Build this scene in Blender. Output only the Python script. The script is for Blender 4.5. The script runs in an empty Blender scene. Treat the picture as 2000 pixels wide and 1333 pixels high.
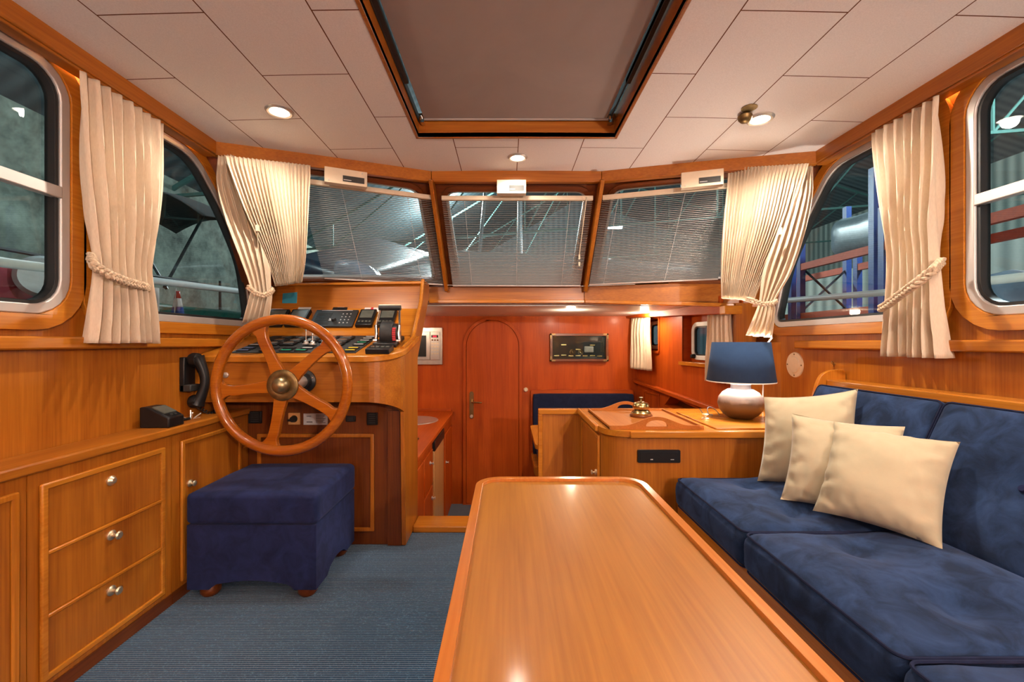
import bpy, bmesh, math, random
from mathutils import Vector, Matrix
from mathutils.geometry import tessellate_polygon
from mathutils import noise as mnoise

random.seed(7)
PI = math.pi
scn = bpy.context.scene
COL = scn.collection
F = 850.0
CX, CY = 990.0, 669.0      # pixel of the optical axis; scene is laid out around the eye and lifted at the end


def at(px, py, Y):
    return Vector(((px - CX) / F * Y, Y, (CY - py) / F * Y))


# ------------------------------------------------------------------ materials
MATS = {}


def new_mat(name):
    m = bpy.data.materials.new(name)
    m.use_nodes = True
    nt = m.node_tree
    for n in list(nt.nodes):
        nt.nodes.remove(n)
    out = nt.nodes.new('ShaderNodeOutputMaterial')
    return m, nt, out


def principled(nt, out, **kw):
    b = nt.nodes.new('ShaderNodeBsdfPrincipled')
    for k, v in kw.items():
        b.inputs[k].default_value = v
    nt.links.new(b.outputs[0], out.inputs[0])
    return b


def c4(c):
    return (c[0], c[1], c[2], 1.0)


def plain(name, col, rough=0.5, metal=0.0, spec=0.5, var=0.12, vscale=30, bump=0.0, bscale=200, **kw):
    m, nt, out = new_mat(name)
    b = principled(nt, out, Roughness=rough, Metallic=metal, **kw)
    b.inputs['Specular IOR Level'].default_value = spec
    tc = nt.nodes.new('ShaderNodeTexCoord')
    nz = nt.nodes.new('ShaderNodeTexNoise')
    nz.inputs['Scale'].default_value = vscale
    nz.inputs['Detail'].default_value = 4
    nt.links.new(tc.outputs['Object'], nz.inputs['Vector'])
    r = nt.nodes.new('ShaderNodeValToRGB')
    r.color_ramp.elements[0].position = 0.3
    r.color_ramp.elements[1].position = 0.7
    r.color_ramp.elements[0].color = c4([max(0, x * (1 - var)) for x in col])
    r.color_ramp.elements[1].color = c4([min(1, x * (1 + var)) for x in col])
    nt.links.new(nz.outputs['Fac'], r.inputs[0])
    nt.links.new(r.outputs[0], b.inputs['Base Color'])
    if bump > 0:
        n2 = nt.nodes.new('ShaderNodeTexNoise')
        n2.inputs['Scale'].default_value = bscale
        n2.inputs['Detail'].default_value = 3
        nt.links.new(tc.outputs['Object'], n2.inputs['Vector'])
        bp = nt.nodes.new('ShaderNodeBump')
        bp.inputs['Strength'].default_value = bump
        bp.inputs['Distance'].default_value = 0.004
        nt.links.new(n2.outputs['Fac'], bp.inputs['Height'])
        nt.links.new(bp.outputs[0], b.inputs['Normal'])
    MATS[name] = m
    return m


def wood(name, light, dark, axis='z', rough=0.38, coat=0.22, gs=1.0, crough=.18, spec=.35):
    """varnished veneer, grain runs along axis"""
    m, nt, out = new_mat(name)
    b = principled(nt, out, Roughness=rough)
    b.inputs['Coat Weight'].default_value = coat
    b.inputs['Coat Roughness'].default_value = crough
    b.inputs['Specular IOR Level'].default_value = spec
    tc = nt.nodes.new('ShaderNodeTexCoord')
    i = 'xyz'.index(axis)

    def noise(cross, along, detail, dist=0.0):
        mp = nt.nodes.new('ShaderNodeMapping')
        s = [cross * gs] * 3
        s[i] = along * gs
        mp.inputs['Scale'].default_value = s
        nt.links.new(tc.outputs['Object'], mp.inputs['Vector'])
        nz = nt.nodes.new('ShaderNodeTexNoise')
        nz.inputs['Scale'].default_value = 1.0
        nz.inputs['Detail'].default_value = detail
        nz.inputs['Distortion'].default_value = dist
        nt.links.new(mp.outputs[0], nz.inputs['Vector'])
        return nz
    fine = noise(170, 5, 5)
    big = noise(11, 0.9, 3, 0.8)
    mx = nt.nodes.new('ShaderNodeMix')
    mx.data_type = 'FLOAT'
    mx.inputs[0].default_value = 0.55
    nt.links.new(fine.outputs['Fac'], mx.inputs[2])
    nt.links.new(big.outputs['Fac'], mx.inputs[3])
    r = nt.nodes.new('ShaderNodeValToRGB')
    r.color_ramp.elements[0].position = 0.34
    r.color_ramp.elements[1].position = 0.64
    r.color_ramp.elements[0].color = c4(dark)
    r.color_ramp.elements[1].color = c4(light)
    nt.links.new(mx.outputs[0], r.inputs[0])
    nt.links.new(r.outputs[0], b.inputs['Base Color'])
    bp = nt.nodes.new('ShaderNodeBump')
    bp.inputs['Strength'].default_value = 0.06
    bp.inputs['Distance'].default_value = 0.002
    nt.links.new(fine.outputs['Fac'], bp.inputs['Height'])
    nt.links.new(bp.outputs[0], b.inputs['Normal'])
    MATS[name] = m
    return m


WL, WD = (0.44, 0.145, 0.012), (0.27, 0.072, 0.005)
for ax in 'xyz':
    wood('wood_' + ax, WL, WD, ax)
    wood('trimwood_' + ax, (0.54, 0.195, 0.018), (0.37, 0.108, 0.008), ax, rough=0.26)
    wood('cabinwood_' + ax, (0.46, 0.080, 0.005), (0.31, 0.042, 0.003), ax, rough=.5, coat=.05, spec=.2)
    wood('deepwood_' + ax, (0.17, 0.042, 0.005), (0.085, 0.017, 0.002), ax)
wood('tablewood', (0.37, 0.143, 0.015), (0.26, 0.088, 0.008), 'y', rough=0.42, coat=0.14, gs=0.8, crough=.12, spec=.3)
wood('tablerim', (0.50, 0.17, 0.030), (0.38, 0.11, 0.018), 'y', rough=0.2)
wood('wheelwood', (0.44, 0.125, 0.007), (0.27, 0.056, 0.003), 'x', rough=0.25, coat=0.8, crough=.08)
wood('traywood', (0.46, 0.15, 0.025), (0.32, 0.09, 0.012), 'y', coat=.0, rough=.55, spec=.2)
wood('paleveneer', (0.62, 0.33, 0.12), (0.5, 0.24, 0.08), 'z')

plain('alu', (0.56, 0.53, 0.51), 0.5, 0.6, var=0.05, vscale=8)
plain('rubber', (0.012, 0.012, 0.013), 0.5)
plain('black', (0.008, 0.008, 0.009), 0.38, spec=.35)
plain('blackmatte', (0.016, 0.016, 0.017), 0.6)
plain('darkgrey', (0.022, 0.021, 0.020), 0.55)
plain('screen', (0.10, 0.105, 0.09), 0.25)
plain('gaugeglass', (0.10, 0.085, 0.078), 0.12)
plain('chrome', (0.75, 0.74, 0.72), 0.12, 1.0, var=0.03)
plain('steel', (0.66, 0.62, 0.58), 0.33, 0.8, var=0.05)
plain('brass', (0.52, 0.38, 0.16), 0.25, 1.0, var=0.12)
plain('agedbrass', (0.20, 0.135, 0.055), 0.42, 0.85, var=0.25, vscale=60)
plain('dullbrass', (0.34, 0.26, 0.14), 0.36, 0.9, var=0.2, vscale=50)
plain('nickel', (0.78, 0.66, 0.46), 0.38, 0.9, var=0.05)
plain('creamplastic', (0.72, 0.60, 0.44), 0.45, var=0.04)
plain('whiteplastic', (0.80, 0.78, 0.74), 0.4, var=0.03)
plain('whitepaint', (0.72, 0.74, 0.73), 0.35, var=0.05)
plain('red', (0.55, 0.02, 0.03), 0.35)
plain('yellow', (0.75, 0.55, 0.03), 0.4)
plain('green', (0.02, 0.35, 0.18), 0.4)
plain('blueprint', (0.10, 0.12, 0.25), 0.4)
plain('orange_label', (0.6, 0.13, 0.03), 0.4)
plain('paleprint', (0.48, 0.46, 0.45), 0.5)
plain('bluenote', (0.03, 0.25, 0.36), 0.7, var=0.03)
plain('paper', (0.70, 0.66, 0.64), 0.7, var=0.05)
plain('slat', (0.50, 0.44, 0.40), 0.4, 0.3, var=0.04)
plain('rope', (0.55, 0.41, 0.28), 0.85, var=0.25, vscale=160, bump=0.5, bscale=500)
plain('seatbase', (0.02, 0.02, 0.02), 0.8)
plain('walldisc', (0.70, 0.56, 0.40), 0.45, var=0.04)
plain('cord', (0.62, 0.58, 0.56), 0.5)
plain('greycord', (0.10, 0.10, 0.11), 0.5)


def fabric_mat(name, col, var=0.35, scale=9, rough=0.9, sheen=0.6, bump=0.12, bscale=700, fine=0.12):
    m, nt, out = new_mat(name)
    b = principled(nt, out, Roughness=rough)
    b.inputs['Specular IOR Level'].default_value = 0.15
    b.inputs['Sheen Weight'].default_value = sheen
    b.inputs['Sheen Roughness'].default_value = 0.45
    b.inputs['Sheen Tint'].default_value = c4([min(1, c * 3 + .1) for c in col])
    tc = nt.nodes.new('ShaderNodeTexCoord')
    nz = nt.nodes.new('ShaderNodeTexNoise')
    nz.inputs['Scale'].default_value = scale
    nz.inputs['Detail'].default_value = 6
    nz.inputs['Roughness'].default_value = 0.62
    nz.inputs['Distortion'].default_value = 0.7
    nt.links.new(tc.outputs['Object'], nz.inputs['Vector'])
    r = nt.nodes.new('ShaderNodeValToRGB')
    r.color_ramp.elements[0].position = 0.36
    r.color_ramp.elements[1].position = 0.68
    r.color_ramp.elements[0].color = c4([x * (1 - var) for x in col])
    r.color_ramp.elements[1].color = c4([min(1, x * (1 + var * 1.2)) for x in col])
    nt.links.new(nz.outputs['Fac'], r.inputs[0])
    nt.links.new(r.outputs[0], b.inputs['Base Color'])
    n2 = nt.nodes.new('ShaderNodeTexNoise')
    n2.inputs['Scale'].default_value = bscale
    nt.links.new(tc.outputs['Object'], n2.inputs['Vector'])
    bp = nt.nodes.new('ShaderNodeBump')
    bp.inputs['Strength'].default_value = bump
    bp.inputs['Distance'].default_value = 0.003
    nt.links.new(n2.outputs['Fac'], bp.inputs['Height'])
    nt.links.new(bp.outputs[0], b.inputs['Normal'])
    MATS[name] = m
    return m


fabric_mat('navy', (0.015, 0.032, 0.082), var=0.48, scale=12, sheen=0.34)
fabric_mat('navydark', (0.013, 0.019, 0.066), var=0.3, scale=14, sheen=0.28)
fabric_mat('navyflat', (0.010, 0.014, 0.040), var=0.2, scale=20, sheen=0.15)
fabric_mat('pillowcloth', (0.50, 0.43, 0.29), var=0.06, scale=5, sheen=0.2, bscale=900)
fabric_mat('shadecloth', (0.025, 0.055, 0.125), var=0.05, scale=30, sheen=0.2, bscale=900)
fabric_mat('hatchshade', (0.36, 0.31, 0.29), var=0.04, scale=3, sheen=0.0, bscale=500, bump=0.1)


def curtain_mat():
    m, nt, out = new_mat('curtaincloth')
    tc = nt.nodes.new('ShaderNodeTexCoord')
    mp = nt.nodes.new('ShaderNodeMapping')
    mp.inputs['Scale'].default_value = (300, 300, 60)
    nt.links.new(tc.outputs['Object'], mp.inputs['Vector'])
    nz = nt.nodes.new('ShaderNodeTexNoise')
    nz.inputs['Scale'].default_value = 1
    nt.links.new(mp.outputs[0], nz.inputs['Vector'])
    r = nt.nodes.new('ShaderNodeValToRGB')
    r.color_ramp.elements[0].color = (0.72, 0.58, 0.43, 1)
    r.color_ramp.elements[1].color = (0.87, 0.74, 0.58, 1)
    nt.links.new(nz.outputs['Fac'], r.inputs[0])
    d = nt.nodes.new('ShaderNodeBsdfDiffuse')
    t = nt.nodes.new('ShaderNodeBsdfTranslucent')
    nt.links.new(r.outputs[0], d.inputs['Color'])
    nt.links.new(r.outputs[0], t.inputs['Color'])
    mx = nt.nodes.new('ShaderNodeMixShader')
    mx.inputs[0].default_value = 0.22
    nt.links.new(d.outputs[0], mx.inputs[1])
    nt.links.new(t.outputs[0], mx.inputs[2])
    nt.links.new(mx.outputs[0], out.inputs[0])
    MATS['curtaincloth'] = m


curtain_mat()


def glass_mat(name='glass', tint=(0.80, 0.86, 0.86), refl=1.0):
    m, nt, out = new_mat(name)
    tr = nt.nodes.new('ShaderNodeBsdfTransparent')
    tr.inputs[0].default_value = c4(tint)
    gl = nt.nodes.new('ShaderNodeBsdfGlossy')
    gl.inputs['Roughness'].default_value = 0.0
    lw = nt.nodes.new('ShaderNodeLayerWeight')       # facing term is the same from both sides of the pane
    lw.inputs['Blend'].default_value = 0.5
    pw = nt.nodes.new('ShaderNodeMath'); pw.operation = 'POWER'; pw.inputs[1].default_value = 3.5
    nt.links.new(lw.outputs['Facing'], pw.inputs[0])
    mu = nt.nodes.new('ShaderNodeMath')
    mu.operation = 'MULTIPLY_ADD'
    mu.inputs[1].default_value = 0.7 * refl
    mu.inputs[2].default_value = 0.035 * refl
    nt.links.new(pw.outputs[0], mu.inputs[0])
    mx = nt.nodes.new('ShaderNodeMixShader')
    nt.links.new(mu.outputs[0], mx.inputs[0])
    nt.links.new(tr.outputs[0], mx.inputs[1])
    nt.links.new(gl.outputs[0], mx.inputs[2])
    nt.links.new(mx.outputs[0], out.inputs[0])
    MATS[name] = m


glass_mat()


def emit_mat(name, col, strength):
    m, nt, out = new_mat(name)
    e = nt.nodes.new('ShaderNodeEmission')
    e.inputs[0].default_value = c4(col)
    e.inputs[1].default_value = strength
    nt.links.new(e.outputs[0], out.inputs[0])
    MATS[name] = m


emit_mat('bulb', (1.0, 0.86, 0.68), 26)
emit_mat('ledwarm', (1.0, 0.50, 0.18), 38)
emit_mat('halltube', (0.75, 0.93, 1.0), 18)
emit_mat('redled', (1.0, 0.03, 0.05), 1.2)
emit_mat('hallsky', (0.35, 0.62, 0.75), 0.8)


def ceiling_mat():
    m, nt, out = new_mat('ceilingpanel')
    b = principled(nt, out, Roughness=0.75)
    b.inputs['Specular IOR Level'].default_value = 0.2
    tc = nt.nodes.new('ShaderNodeTexCoord')
    sp = nt.nodes.new('ShaderNodeSeparateXYZ')
    nt.links.new(tc.outputs['Object'], sp.inputs[0])
    cb = nt.nodes.new('ShaderNodeCombineXYZ')
    ax = nt.nodes.new('ShaderNodeMath'); ax.operation = 'ADD'; ax.inputs[1].default_value = 10 * 0.307 - 0.055
    ay = nt.nodes.new('ShaderNodeMath'); ay.operation = 'ADD'; ay.inputs[1].default_value = 10 * 0.59 - 1.245 + 0.295
    nt.links.new(sp.outputs[0], ax.inputs[0])
    nt.links.new(sp.outputs[1], ay.inputs[0])
    nt.links.new(ay.outputs[0], cb.inputs[0])
    nt.links.new(ax.outputs[0], cb.inputs[1])
    br = nt.nodes.new('ShaderNodeTexBrick')
    br.offset = 0.5
    br.offset_frequency = 2
    br.inputs['Scale'].default_value = 1.0
    br.inputs['Mortar Size'].default_value = 0.0021
    br.inputs['Mortar Smooth'].default_value = 0.1
    br.inputs['Brick Width'].default_value = 0.59
    br.inputs['Row Height'].default_value = 0.307
    br.inputs['Color1'].default_value = (0.86, 0.83, 0.82, 1)
    br.inputs['Color2'].default_value = (0.86, 0.83, 0.82, 1)
    br.inputs['Mortar'].default_value = (0.16, 0.05, 0.015, 1)
    nt.links.new(cb.outputs[0], br.inputs['Vector'])
    nz = nt.nodes.new('ShaderNodeTexNoise')
    nz.inputs['Scale'].default_value = 260
    nt.links.new(tc.outputs['Object'], nz.inputs['Vector'])
    r = nt.nodes.new('ShaderNodeValToRGB')
    r.color_ramp.elements[0].position = 0.3
    r.color_ramp.elements[1].position = 0.7
    r.color_ramp.elements[0].color = (0.90, 0.90, 0.90, 1)
    r.color_ramp.elements[1].color = (1, 1, 1, 1)
    nt.links.new(nz.outputs['Fac'], r.inputs[0])
    mx = nt.nodes.new('ShaderNodeMix')
    mx.data_type = 'RGBA'
    mx.blend_type = 'MULTIPLY'
    mx.inputs[0].default_value = 1
    nt.links.new(br.outputs['Color'], mx.inputs[6])
    nt.links.new(r.outputs[0], mx.inputs[7])
    nt.links.new(mx.outputs[2], b.inputs['Base Color'])
    MATS['ceilingpanel'] = m


ceiling_mat()


def carpet_mat(name, dark, light, speck):
    m, nt, out = new_mat(name)
    b = principled(nt, out, Roughness=0.95)
    b.inputs['Specular IOR Level'].default_value = 0.1
    b.inputs['Sheen Weight'].default_value = 0.3
    tc = nt.nodes.new('ShaderNodeTexCoord')
    wv = nt.nodes.new('ShaderNodeTexWave')
    wv.wave_type = 'BANDS'
    wv.bands_direction = 'Y'
    wv.inputs['Scale'].default_value = 36
    wv.inputs['Distortion'].default_value = 0.6
    wv.inputs['Detail Scale'].default_value = 6
    nt.links.new(tc.outputs['Object'], wv.inputs['Vector'])
    nz = nt.nodes.new('ShaderNodeTexNoise')
    nz.inputs['Scale'].default_value = 240
    nz.inputs['Detail'].default_value = 3
    nt.links.new(tc.outputs['Object'], nz.inputs['Vector'])
    r1 = nt.nodes.new('ShaderNodeValToRGB')
    r1.color_ramp.elements[0].color = c4(dark)
    r1.color_ramp.elements[1].color = c4(light)
    nt.links.new(wv.outputs['Fac'], r1.inputs[0])
    r2 = nt.nodes.new('ShaderNodeValToRGB')
    r2.color_ramp.elements[0].position = 0.56
    r2.color_ramp.elements[1].position = 0.70
    r2.color_ramp.elements[0].color = (0, 0, 0, 1)
    r2.color_ramp.elements[1].color = (1, 1, 1, 1)
    nt.links.new(nz.outputs['Fac'], r2.inputs[0])
    mx = nt.nodes.new('ShaderNodeMix')
    mx.data_type = 'RGBA'
    nt.links.new(r2.outputs[0], mx.inputs[0])
    nt.links.new(r1.outputs[0], mx.inputs[6])
    mx.inputs[7].default_value = c4(speck)
    nt.links.new(mx.outputs[2], b.inputs['Base Color'])
    bp = nt.nodes.new('ShaderNodeBump')
    bp.inputs['Strength'].default_value = 0.7
    bp.inputs['Distance'].default_value = 0.004
    nt.links.new(wv.outputs['Fac'], bp.inputs['Height'])
    nt.links.new(bp.outputs[0], b.inputs['Normal'])
    MATS[name] = m


carpet_mat('carpet', (0.008, 0.035, 0.076), (0.021, 0.078, 0.155), (0.10, 0.22, 0.34))
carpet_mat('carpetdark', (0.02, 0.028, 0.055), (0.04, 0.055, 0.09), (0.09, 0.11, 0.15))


def plaster_mat():
    m, nt, out = new_mat('oldplaster')
    b = principled(nt, out, Roughness=0.9)
    tc = nt.nodes.new('ShaderNodeTexCoord')
    nz = nt.nodes.new('ShaderNodeTexNoise')
    nz.inputs['Scale'].default_value = 2.2
    nz.inputs['Detail'].default_value = 12
    nz.inputs['Roughness'].default_value = 0.72
    nz.inputs['Distortion'].default_value = 0.15
    nt.links.new(tc.outputs['Object'], nz.inputs['Vector'])
    r = nt.nodes.new('ShaderNodeValToRGB')
    r.color_ramp.elements[0].position = 0.35
    r.color_ramp.elements[1].position = 0.68
    r.color_ramp.elements[0].color = (0.035, 0.045, 0.035, 1)
    r.color_ramp.elements[1].color = (0.30, 0.34, 0.28, 1)
    nt.links.new(nz.outputs['Fac'], r.inputs[0])
    nt.links.new(r.outputs[0], b.inputs['Base Color'])
    MATS['oldplaster'] = m


plaster_mat()


def corr_mat(name, dark, light, direction='Y', scale=3.0):
    m, nt, out = new_mat(name)
    b = principled(nt, out, Roughness=0.6)
    tc = nt.nodes.new('ShaderNodeTexCoord')
    wv = nt.nodes.new('ShaderNodeTexWave')
    wv.bands_direction = direction
    wv.inputs['Scale'].default_value = scale
    wv.inputs['Distortion'].default_value = 0.2
    nt.links.new(tc.outputs['Object'], wv.inputs['Vector'])
    r = nt.nodes.new('ShaderNodeValToRGB')
    r.color_ramp.elements[0].color = c4(dark)
    r.color_ramp.elements[1].color = c4(light)
    nt.links.new(wv.outputs['Fac'], r.inputs[0])
    nt.links.new(r.outputs[0], b.inputs['Base Color'])
    MATS[name] = m


corr_mat('roofsheet', (0.05, 0.07, 0.08), (0.10, 0.13, 0.14), 'Y', 1.6)
corr_mat('wallsheet', (0.16, 0.20, 0.18), (0.40, 0.44, 0.38), 'Y', 1.2)
corr_mat('endsheet', (0.10, 0.16, 0.19), (0.20, 0.29, 0.33), 'X', 1.2)
plain('trussgreen', (0.07, 0.17, 0.15), 0.6)
plain('rackblue', (0.02, 0.07, 0.32), 0.4)
plain('rackorange', (0.80, 0.10, 0.02), 0.6)
plain('tarpcrimson', (0.32, 0.02, 0.04), 0.6, var=0.2, vscale=4)
plain('tarpblue', (0.18, 0.26, 0.36), 0.25, var=0.35, vscale=7, bump=0.6, bscale=8)
plain('tarpblack', (0.016, 0.013, 0.012), 0.8)
plain('hullgreen', (0.015, 0.10, 0.07), 0.4)
plain('hullpale', (0.30, 0.36, 0.38), 0.3)
plain('hullnavy', (0.02, 0.03, 0.05), 0.3)
plain('concrete', (0.10, 0.11, 0.11), 0.9, var=0.3, vscale=2)
plain('flagblue', (0.03, 0.07, 0.30), 0.7)


def lamp_base_mat():
    m, nt, out = new_mat('lampbase')
    b = principled(nt, out, Roughness=0.42, Metallic=0.15)
    tc = nt.nodes.new('ShaderNodeTexCoord')
    sp = nt.nodes.new('ShaderNodeSeparateXYZ')
    nt.links.new(tc.outputs['Object'], sp.inputs[0])
    nz = nt.nodes.new('ShaderNodeTexNoise')
    nz.inputs['Scale'].default_value = 22
    nt.links.new(tc.outputs['Object'], nz.inputs['Vector'])
    ad = nt.nodes.new('ShaderNodeMath'); ad.operation = 'MULTIPLY_ADD'
    ad.inputs[1].default_value = 0.03
    nt.links.new(nz.outputs['Fac'], ad.inputs[0])
    nt.links.new(sp.outputs[2], ad.inputs[2])
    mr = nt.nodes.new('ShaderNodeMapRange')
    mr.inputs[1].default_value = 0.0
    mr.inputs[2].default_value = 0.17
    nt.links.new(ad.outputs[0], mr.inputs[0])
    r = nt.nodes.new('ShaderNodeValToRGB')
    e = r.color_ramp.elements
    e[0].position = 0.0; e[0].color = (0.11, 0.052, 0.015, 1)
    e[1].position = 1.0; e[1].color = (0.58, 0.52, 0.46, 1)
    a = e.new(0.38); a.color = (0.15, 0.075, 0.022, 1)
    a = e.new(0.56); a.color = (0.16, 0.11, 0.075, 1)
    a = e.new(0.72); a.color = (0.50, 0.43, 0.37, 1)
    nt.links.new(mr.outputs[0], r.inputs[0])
    nt.links.new(r.outputs[0], b.inputs['Base Color'])
    MATS['lampbase'] = m


lamp_base_mat()


# ------------------------------------------------------------------ mesh helpers
class MB:
    def __init__(self):
        self.bm = bmesh.new()

    def face(self, vs):
        try:
            return self.bm.faces.new(vs)
        except ValueError:
            return None

    def poly(self, pts):
        self.face([self.bm.verts.new(Vector(p)) for p in pts])
        return self

    def box(self, x0, x1, y0, y1, z0, z1, M=None):
        vs = []
        for z in (z0, z1):
            for (x, y) in ((x0, y0), (x1, y0), (x1, y1), (x0, y1)):
                p = Vector((x, y, z))
                if M is not None:
                    p = M @ p
                vs.append(self.bm.verts.new(p))
        for f in ((3, 2, 1, 0), (4, 5, 6, 7), (0, 1, 5, 4), (1, 2, 6, 5), (2, 3, 7, 6), (3, 0, 4, 7)):
            self.face([vs[i] for i in f])
        return self

    def hexa(self, p):
        """8 points: bottom 4 (ccw), top 4"""
        vs = [self.bm.verts.new(Vector(q)) for q in p]
        for f in ((3, 2, 1, 0), (4, 5, 6, 7), (0, 1, 5, 4), (1, 2, 6, 5), (2, 3, 7, 6), (3, 0, 4, 7)):
            self.face([vs[i] for i in f])
        return self

    def plate(self, outline, holes, O, U, V, t0, t1):
        """planar plate with holes, pts are (u,v); thickness t0..t1 along N=UxV"""
        O, U, V = Vector(O), Vector(U).normalized(), Vector(V).normalized()
        N = U.cross(V)
        loops = [outline] + list(holes)
        tris = tessellate_polygon([[Vector((p[0], p[1], 0)) for p in l] for l in loops])
        flat = [p for l in loops for p in l]
        front = [self.bm.verts.new(O + U * p[0] + V * p[1] + N * t1) for p in flat]
        back = [self.bm.verts.new(O + U * p[0] + V * p[1] + N * t0) for p in flat]
        for t in tris:
            a, b, c = t
            pa, pb, pc = flat[a], flat[b], flat[c]
            ar = (pb[0] - pa[0]) * (pc[1] - pa[1]) - (pc[0] - pa[0]) * (pb[1] - pa[1])
            if abs(ar) < 1e-12:
                continue
            if ar < 0:
                b, c = c, b
            self.face([front[a], front[b], front[c]])
            self.face([back[c], back[b], back[a]])
        k = 0
        for l in loops:
            n = len(l)
            for i in range(n):
                j = (i + 1) % n
                self.face([front[k + i], back[k + i], back[k + j], front[k + j]])
            k += n
        return self

    def cyl(self, p0, p1, r0, r1=None, seg=20, caps=True):
        p0, p1 = Vector(p0), Vector(p1)
        if r1 is None:
            r1 = r0
        d = (p1 - p0).normalized()
        a = d.orthogonal().normalized()
        b = d.cross(a)
        R0 = [self.bm.verts.new(p0 + (a * math.cos(2 * PI * i / seg) + b * math.sin(2 * PI * i / seg)) * r0) for i in range(seg)]
        R1 = [self.bm.verts.new(p1 + (a * math.cos(2 * PI * i / seg) + b * math.sin(2 * PI * i / seg)) * r1) for i in range(seg)]
        for i in range(seg):
            j = (i + 1) % seg
            self.face([R0[i], R0[j], R1[j], R1[i]])
        if caps:
            self.face(R0[::-1])
            self.face(R1)
        return self

    def lathe(self, prof, O=(0, 0, 0), axis=(0, 0, 1), seg=40):
        O, d = Vector(O), Vector(axis).normalized()
        a = d.orthogonal().normalized()
        b = d.cross(a)
        rings = []
        for (r, h) in prof:
            if r < 1e-6:
                rings.append([self.bm.verts.new(O + d * h)])
            else:
                rings.append([self.bm.verts.new(O + d * h + (a * math.cos(2 * PI * i / seg) + b * math.sin(2 * PI * i / seg)) * r) for i in range(seg)])
        for A, B in zip(rings[:-1], rings[1:]):
            for i in range(seg):
                j = (i + 1) % seg
                if len(A) == 1 and len(B) == 1:
                    continue
                if len(A) == 1:
                    self.face([A[0], B[j], B[i]])
                elif len(B) == 1:
                    self.face([A[i], A[j], B[0]])
                else:
                    self.face([A[i], A[j], B[j], B[i]])
        return self

    def tube(self, pts, r, seg=10, closed=False, taper=None):
        pts = [Vector(p) for p in pts]
        n = len(pts)
        rings = []
        up = None
        for i, p in enumerate(pts):
            if closed:
                d = (pts[(i + 1) % n] - pts[i - 1]).normalized()
            else:
                d = (pts[min(i + 1, n - 1)] - pts[max(i - 1, 0)]).normalized()
            if up is None:
                up = d.orthogonal().normalized()
            up = (up - d * up.dot(d))
            up = up.normalized() if up.length > 1e-6 else d.orthogonal().normalized()
            b = d.cross(up)
            rr = r if taper is None else r * taper[i]
            rings.append([self.bm.verts.new(p + (up * math.cos(2 * PI * k / seg) + b * math.sin(2 * PI * k / seg)) * rr) for k in range(seg)])
        m = n if closed else n - 1
        for i in range(m):
            A, B = rings[i], rings[(i + 1) % n]
            off = 0
            if closed and i == n - 1:   # best alignment for the closing ring
                best = 1e9
                for o in range(seg):
                    dd = (A[0].co - B[o].co).length
                    if dd < best:
                        best, off = dd, o
            for k in range(seg):
                l = (k + 1) % seg
                self.face([A[k], A[l], B[(l + off) % seg], B[(k + off) % seg]])
        if not closed:
            self.face(rings[0][::-1])
            self.face(rings[-1])
        return self

    def grid(self, fn, nu, nv, close_u=False):
        rows = [[self.bm.verts.new(fn(i / nu, j / nv)) for i in range(nu + (0 if close_u else 1))] for j in range(nv + 1)]
        w = len(rows[0])
        for j in range(nv):
            for i in range(nu):
                k = (i + 1) % w
                self.face([rows[j][i], rows[j][k], rows[j + 1][k], rows[j + 1][i]])
        return self

    def rbox(self, c, h, r, n=10, disp=None, M=None):
        """rounded box; disp(p,q)->offset vector, q in [-1,1]^3"""
        c, h = Vector(c), Vector(h)
        cache = {}

        def V(i, j, k):
            key = (i, j, k)
            if key in cache:
                return cache[key]
            q = Vector((i / n * 2 - 1, j / n * 2 - 1, k / n * 2 - 1))
            # denser sampling near the rims
            q = Vector([math.copysign(abs(a) ** 0.75, a) for a in q])
            p = Vector([q[a] * h[a] for a in range(3)])
            inn = Vector([max(-(h[a] - r), min(h[a] - r, p[a])) for a in range(3)])
            d = p - inn
            if d.length > 1e-9:
                p = inn + d.normalized() * min(r, r)
            if disp:
                p = p + disp(p, q)
            p = c + p
            if M is not None:
                p = M @ p
            v = self.bm.verts.new(p)
            cache[key] = v
            return v
        for i in range(n):
            for j in range(n):
                for (f, flip) in ((0, True), (n, False)):
                    for ax in range(3):
                        def K(a, b):
                            t = [0, 0, 0]
                            t[ax] = f
                            t[(ax + 1) % 3] = a
                            t[(ax + 2) % 3] = b
                            return V(*t)
                        q = [K(i, j), K(i + 1, j), K(i + 1, j + 1), K(i, j + 1)]
                        self.face(q[::-1] if flip else q)
        return self


def link(name, mesh, mat, parent):
    o = bpy.data.objects.new(name, mesh)
    COL.objects.link(o)
    if mat:
        mesh.materials.append(MATS[mat])
    if parent is not None:
        o.parent = parent
        o.matrix_parent_inverse = world_of(parent).inverted()
    return o


def world_of(o):
    m = o.matrix_basis.copy()
    if o.parent:
        m = world_of(o.parent) @ o.matrix_parent_inverse @ m
    return m


def ob(name, mb, mat, parent=None, bevel=0, smooth=True, angle=40, seg=2):
    me = bpy.data.meshes.new(name)
    bmesh.ops.recalc_face_normals(mb.bm, faces=mb.bm.faces[:])
    mb.bm.to_mesh(me)
    mb.bm.free()
    if smooth:
        me.shade_smooth()
        me.set_sharp_from_angle(angle=math.radians(angle))
    o = link(name, me, mat, parent)
    if bevel:
        md = o.modifiers.new('bevel', 'BEVEL')
        md.width = bevel
        md.segments = seg
        md.limit_method = 'ANGLE'
        md.angle_limit = math.radians(35)
    return o


def tag(o, label=None, cat=None, group=None, kind=None):
    if label: o['label'] = label
    if cat: o['category'] = cat
    if group: o['group'] = group
    if kind: o['kind'] = kind
    return o


def thing(name, loc, label, cat, group=None, rz=0.0):
    o = bpy.data.objects.new(name, None)
    o.empty_display_size = 0.05
    COL.objects.link(o)
    o.location = loc
    o.rotation_euler = (0, 0, rz)
    return tag(o, label, cat, group)


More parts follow.
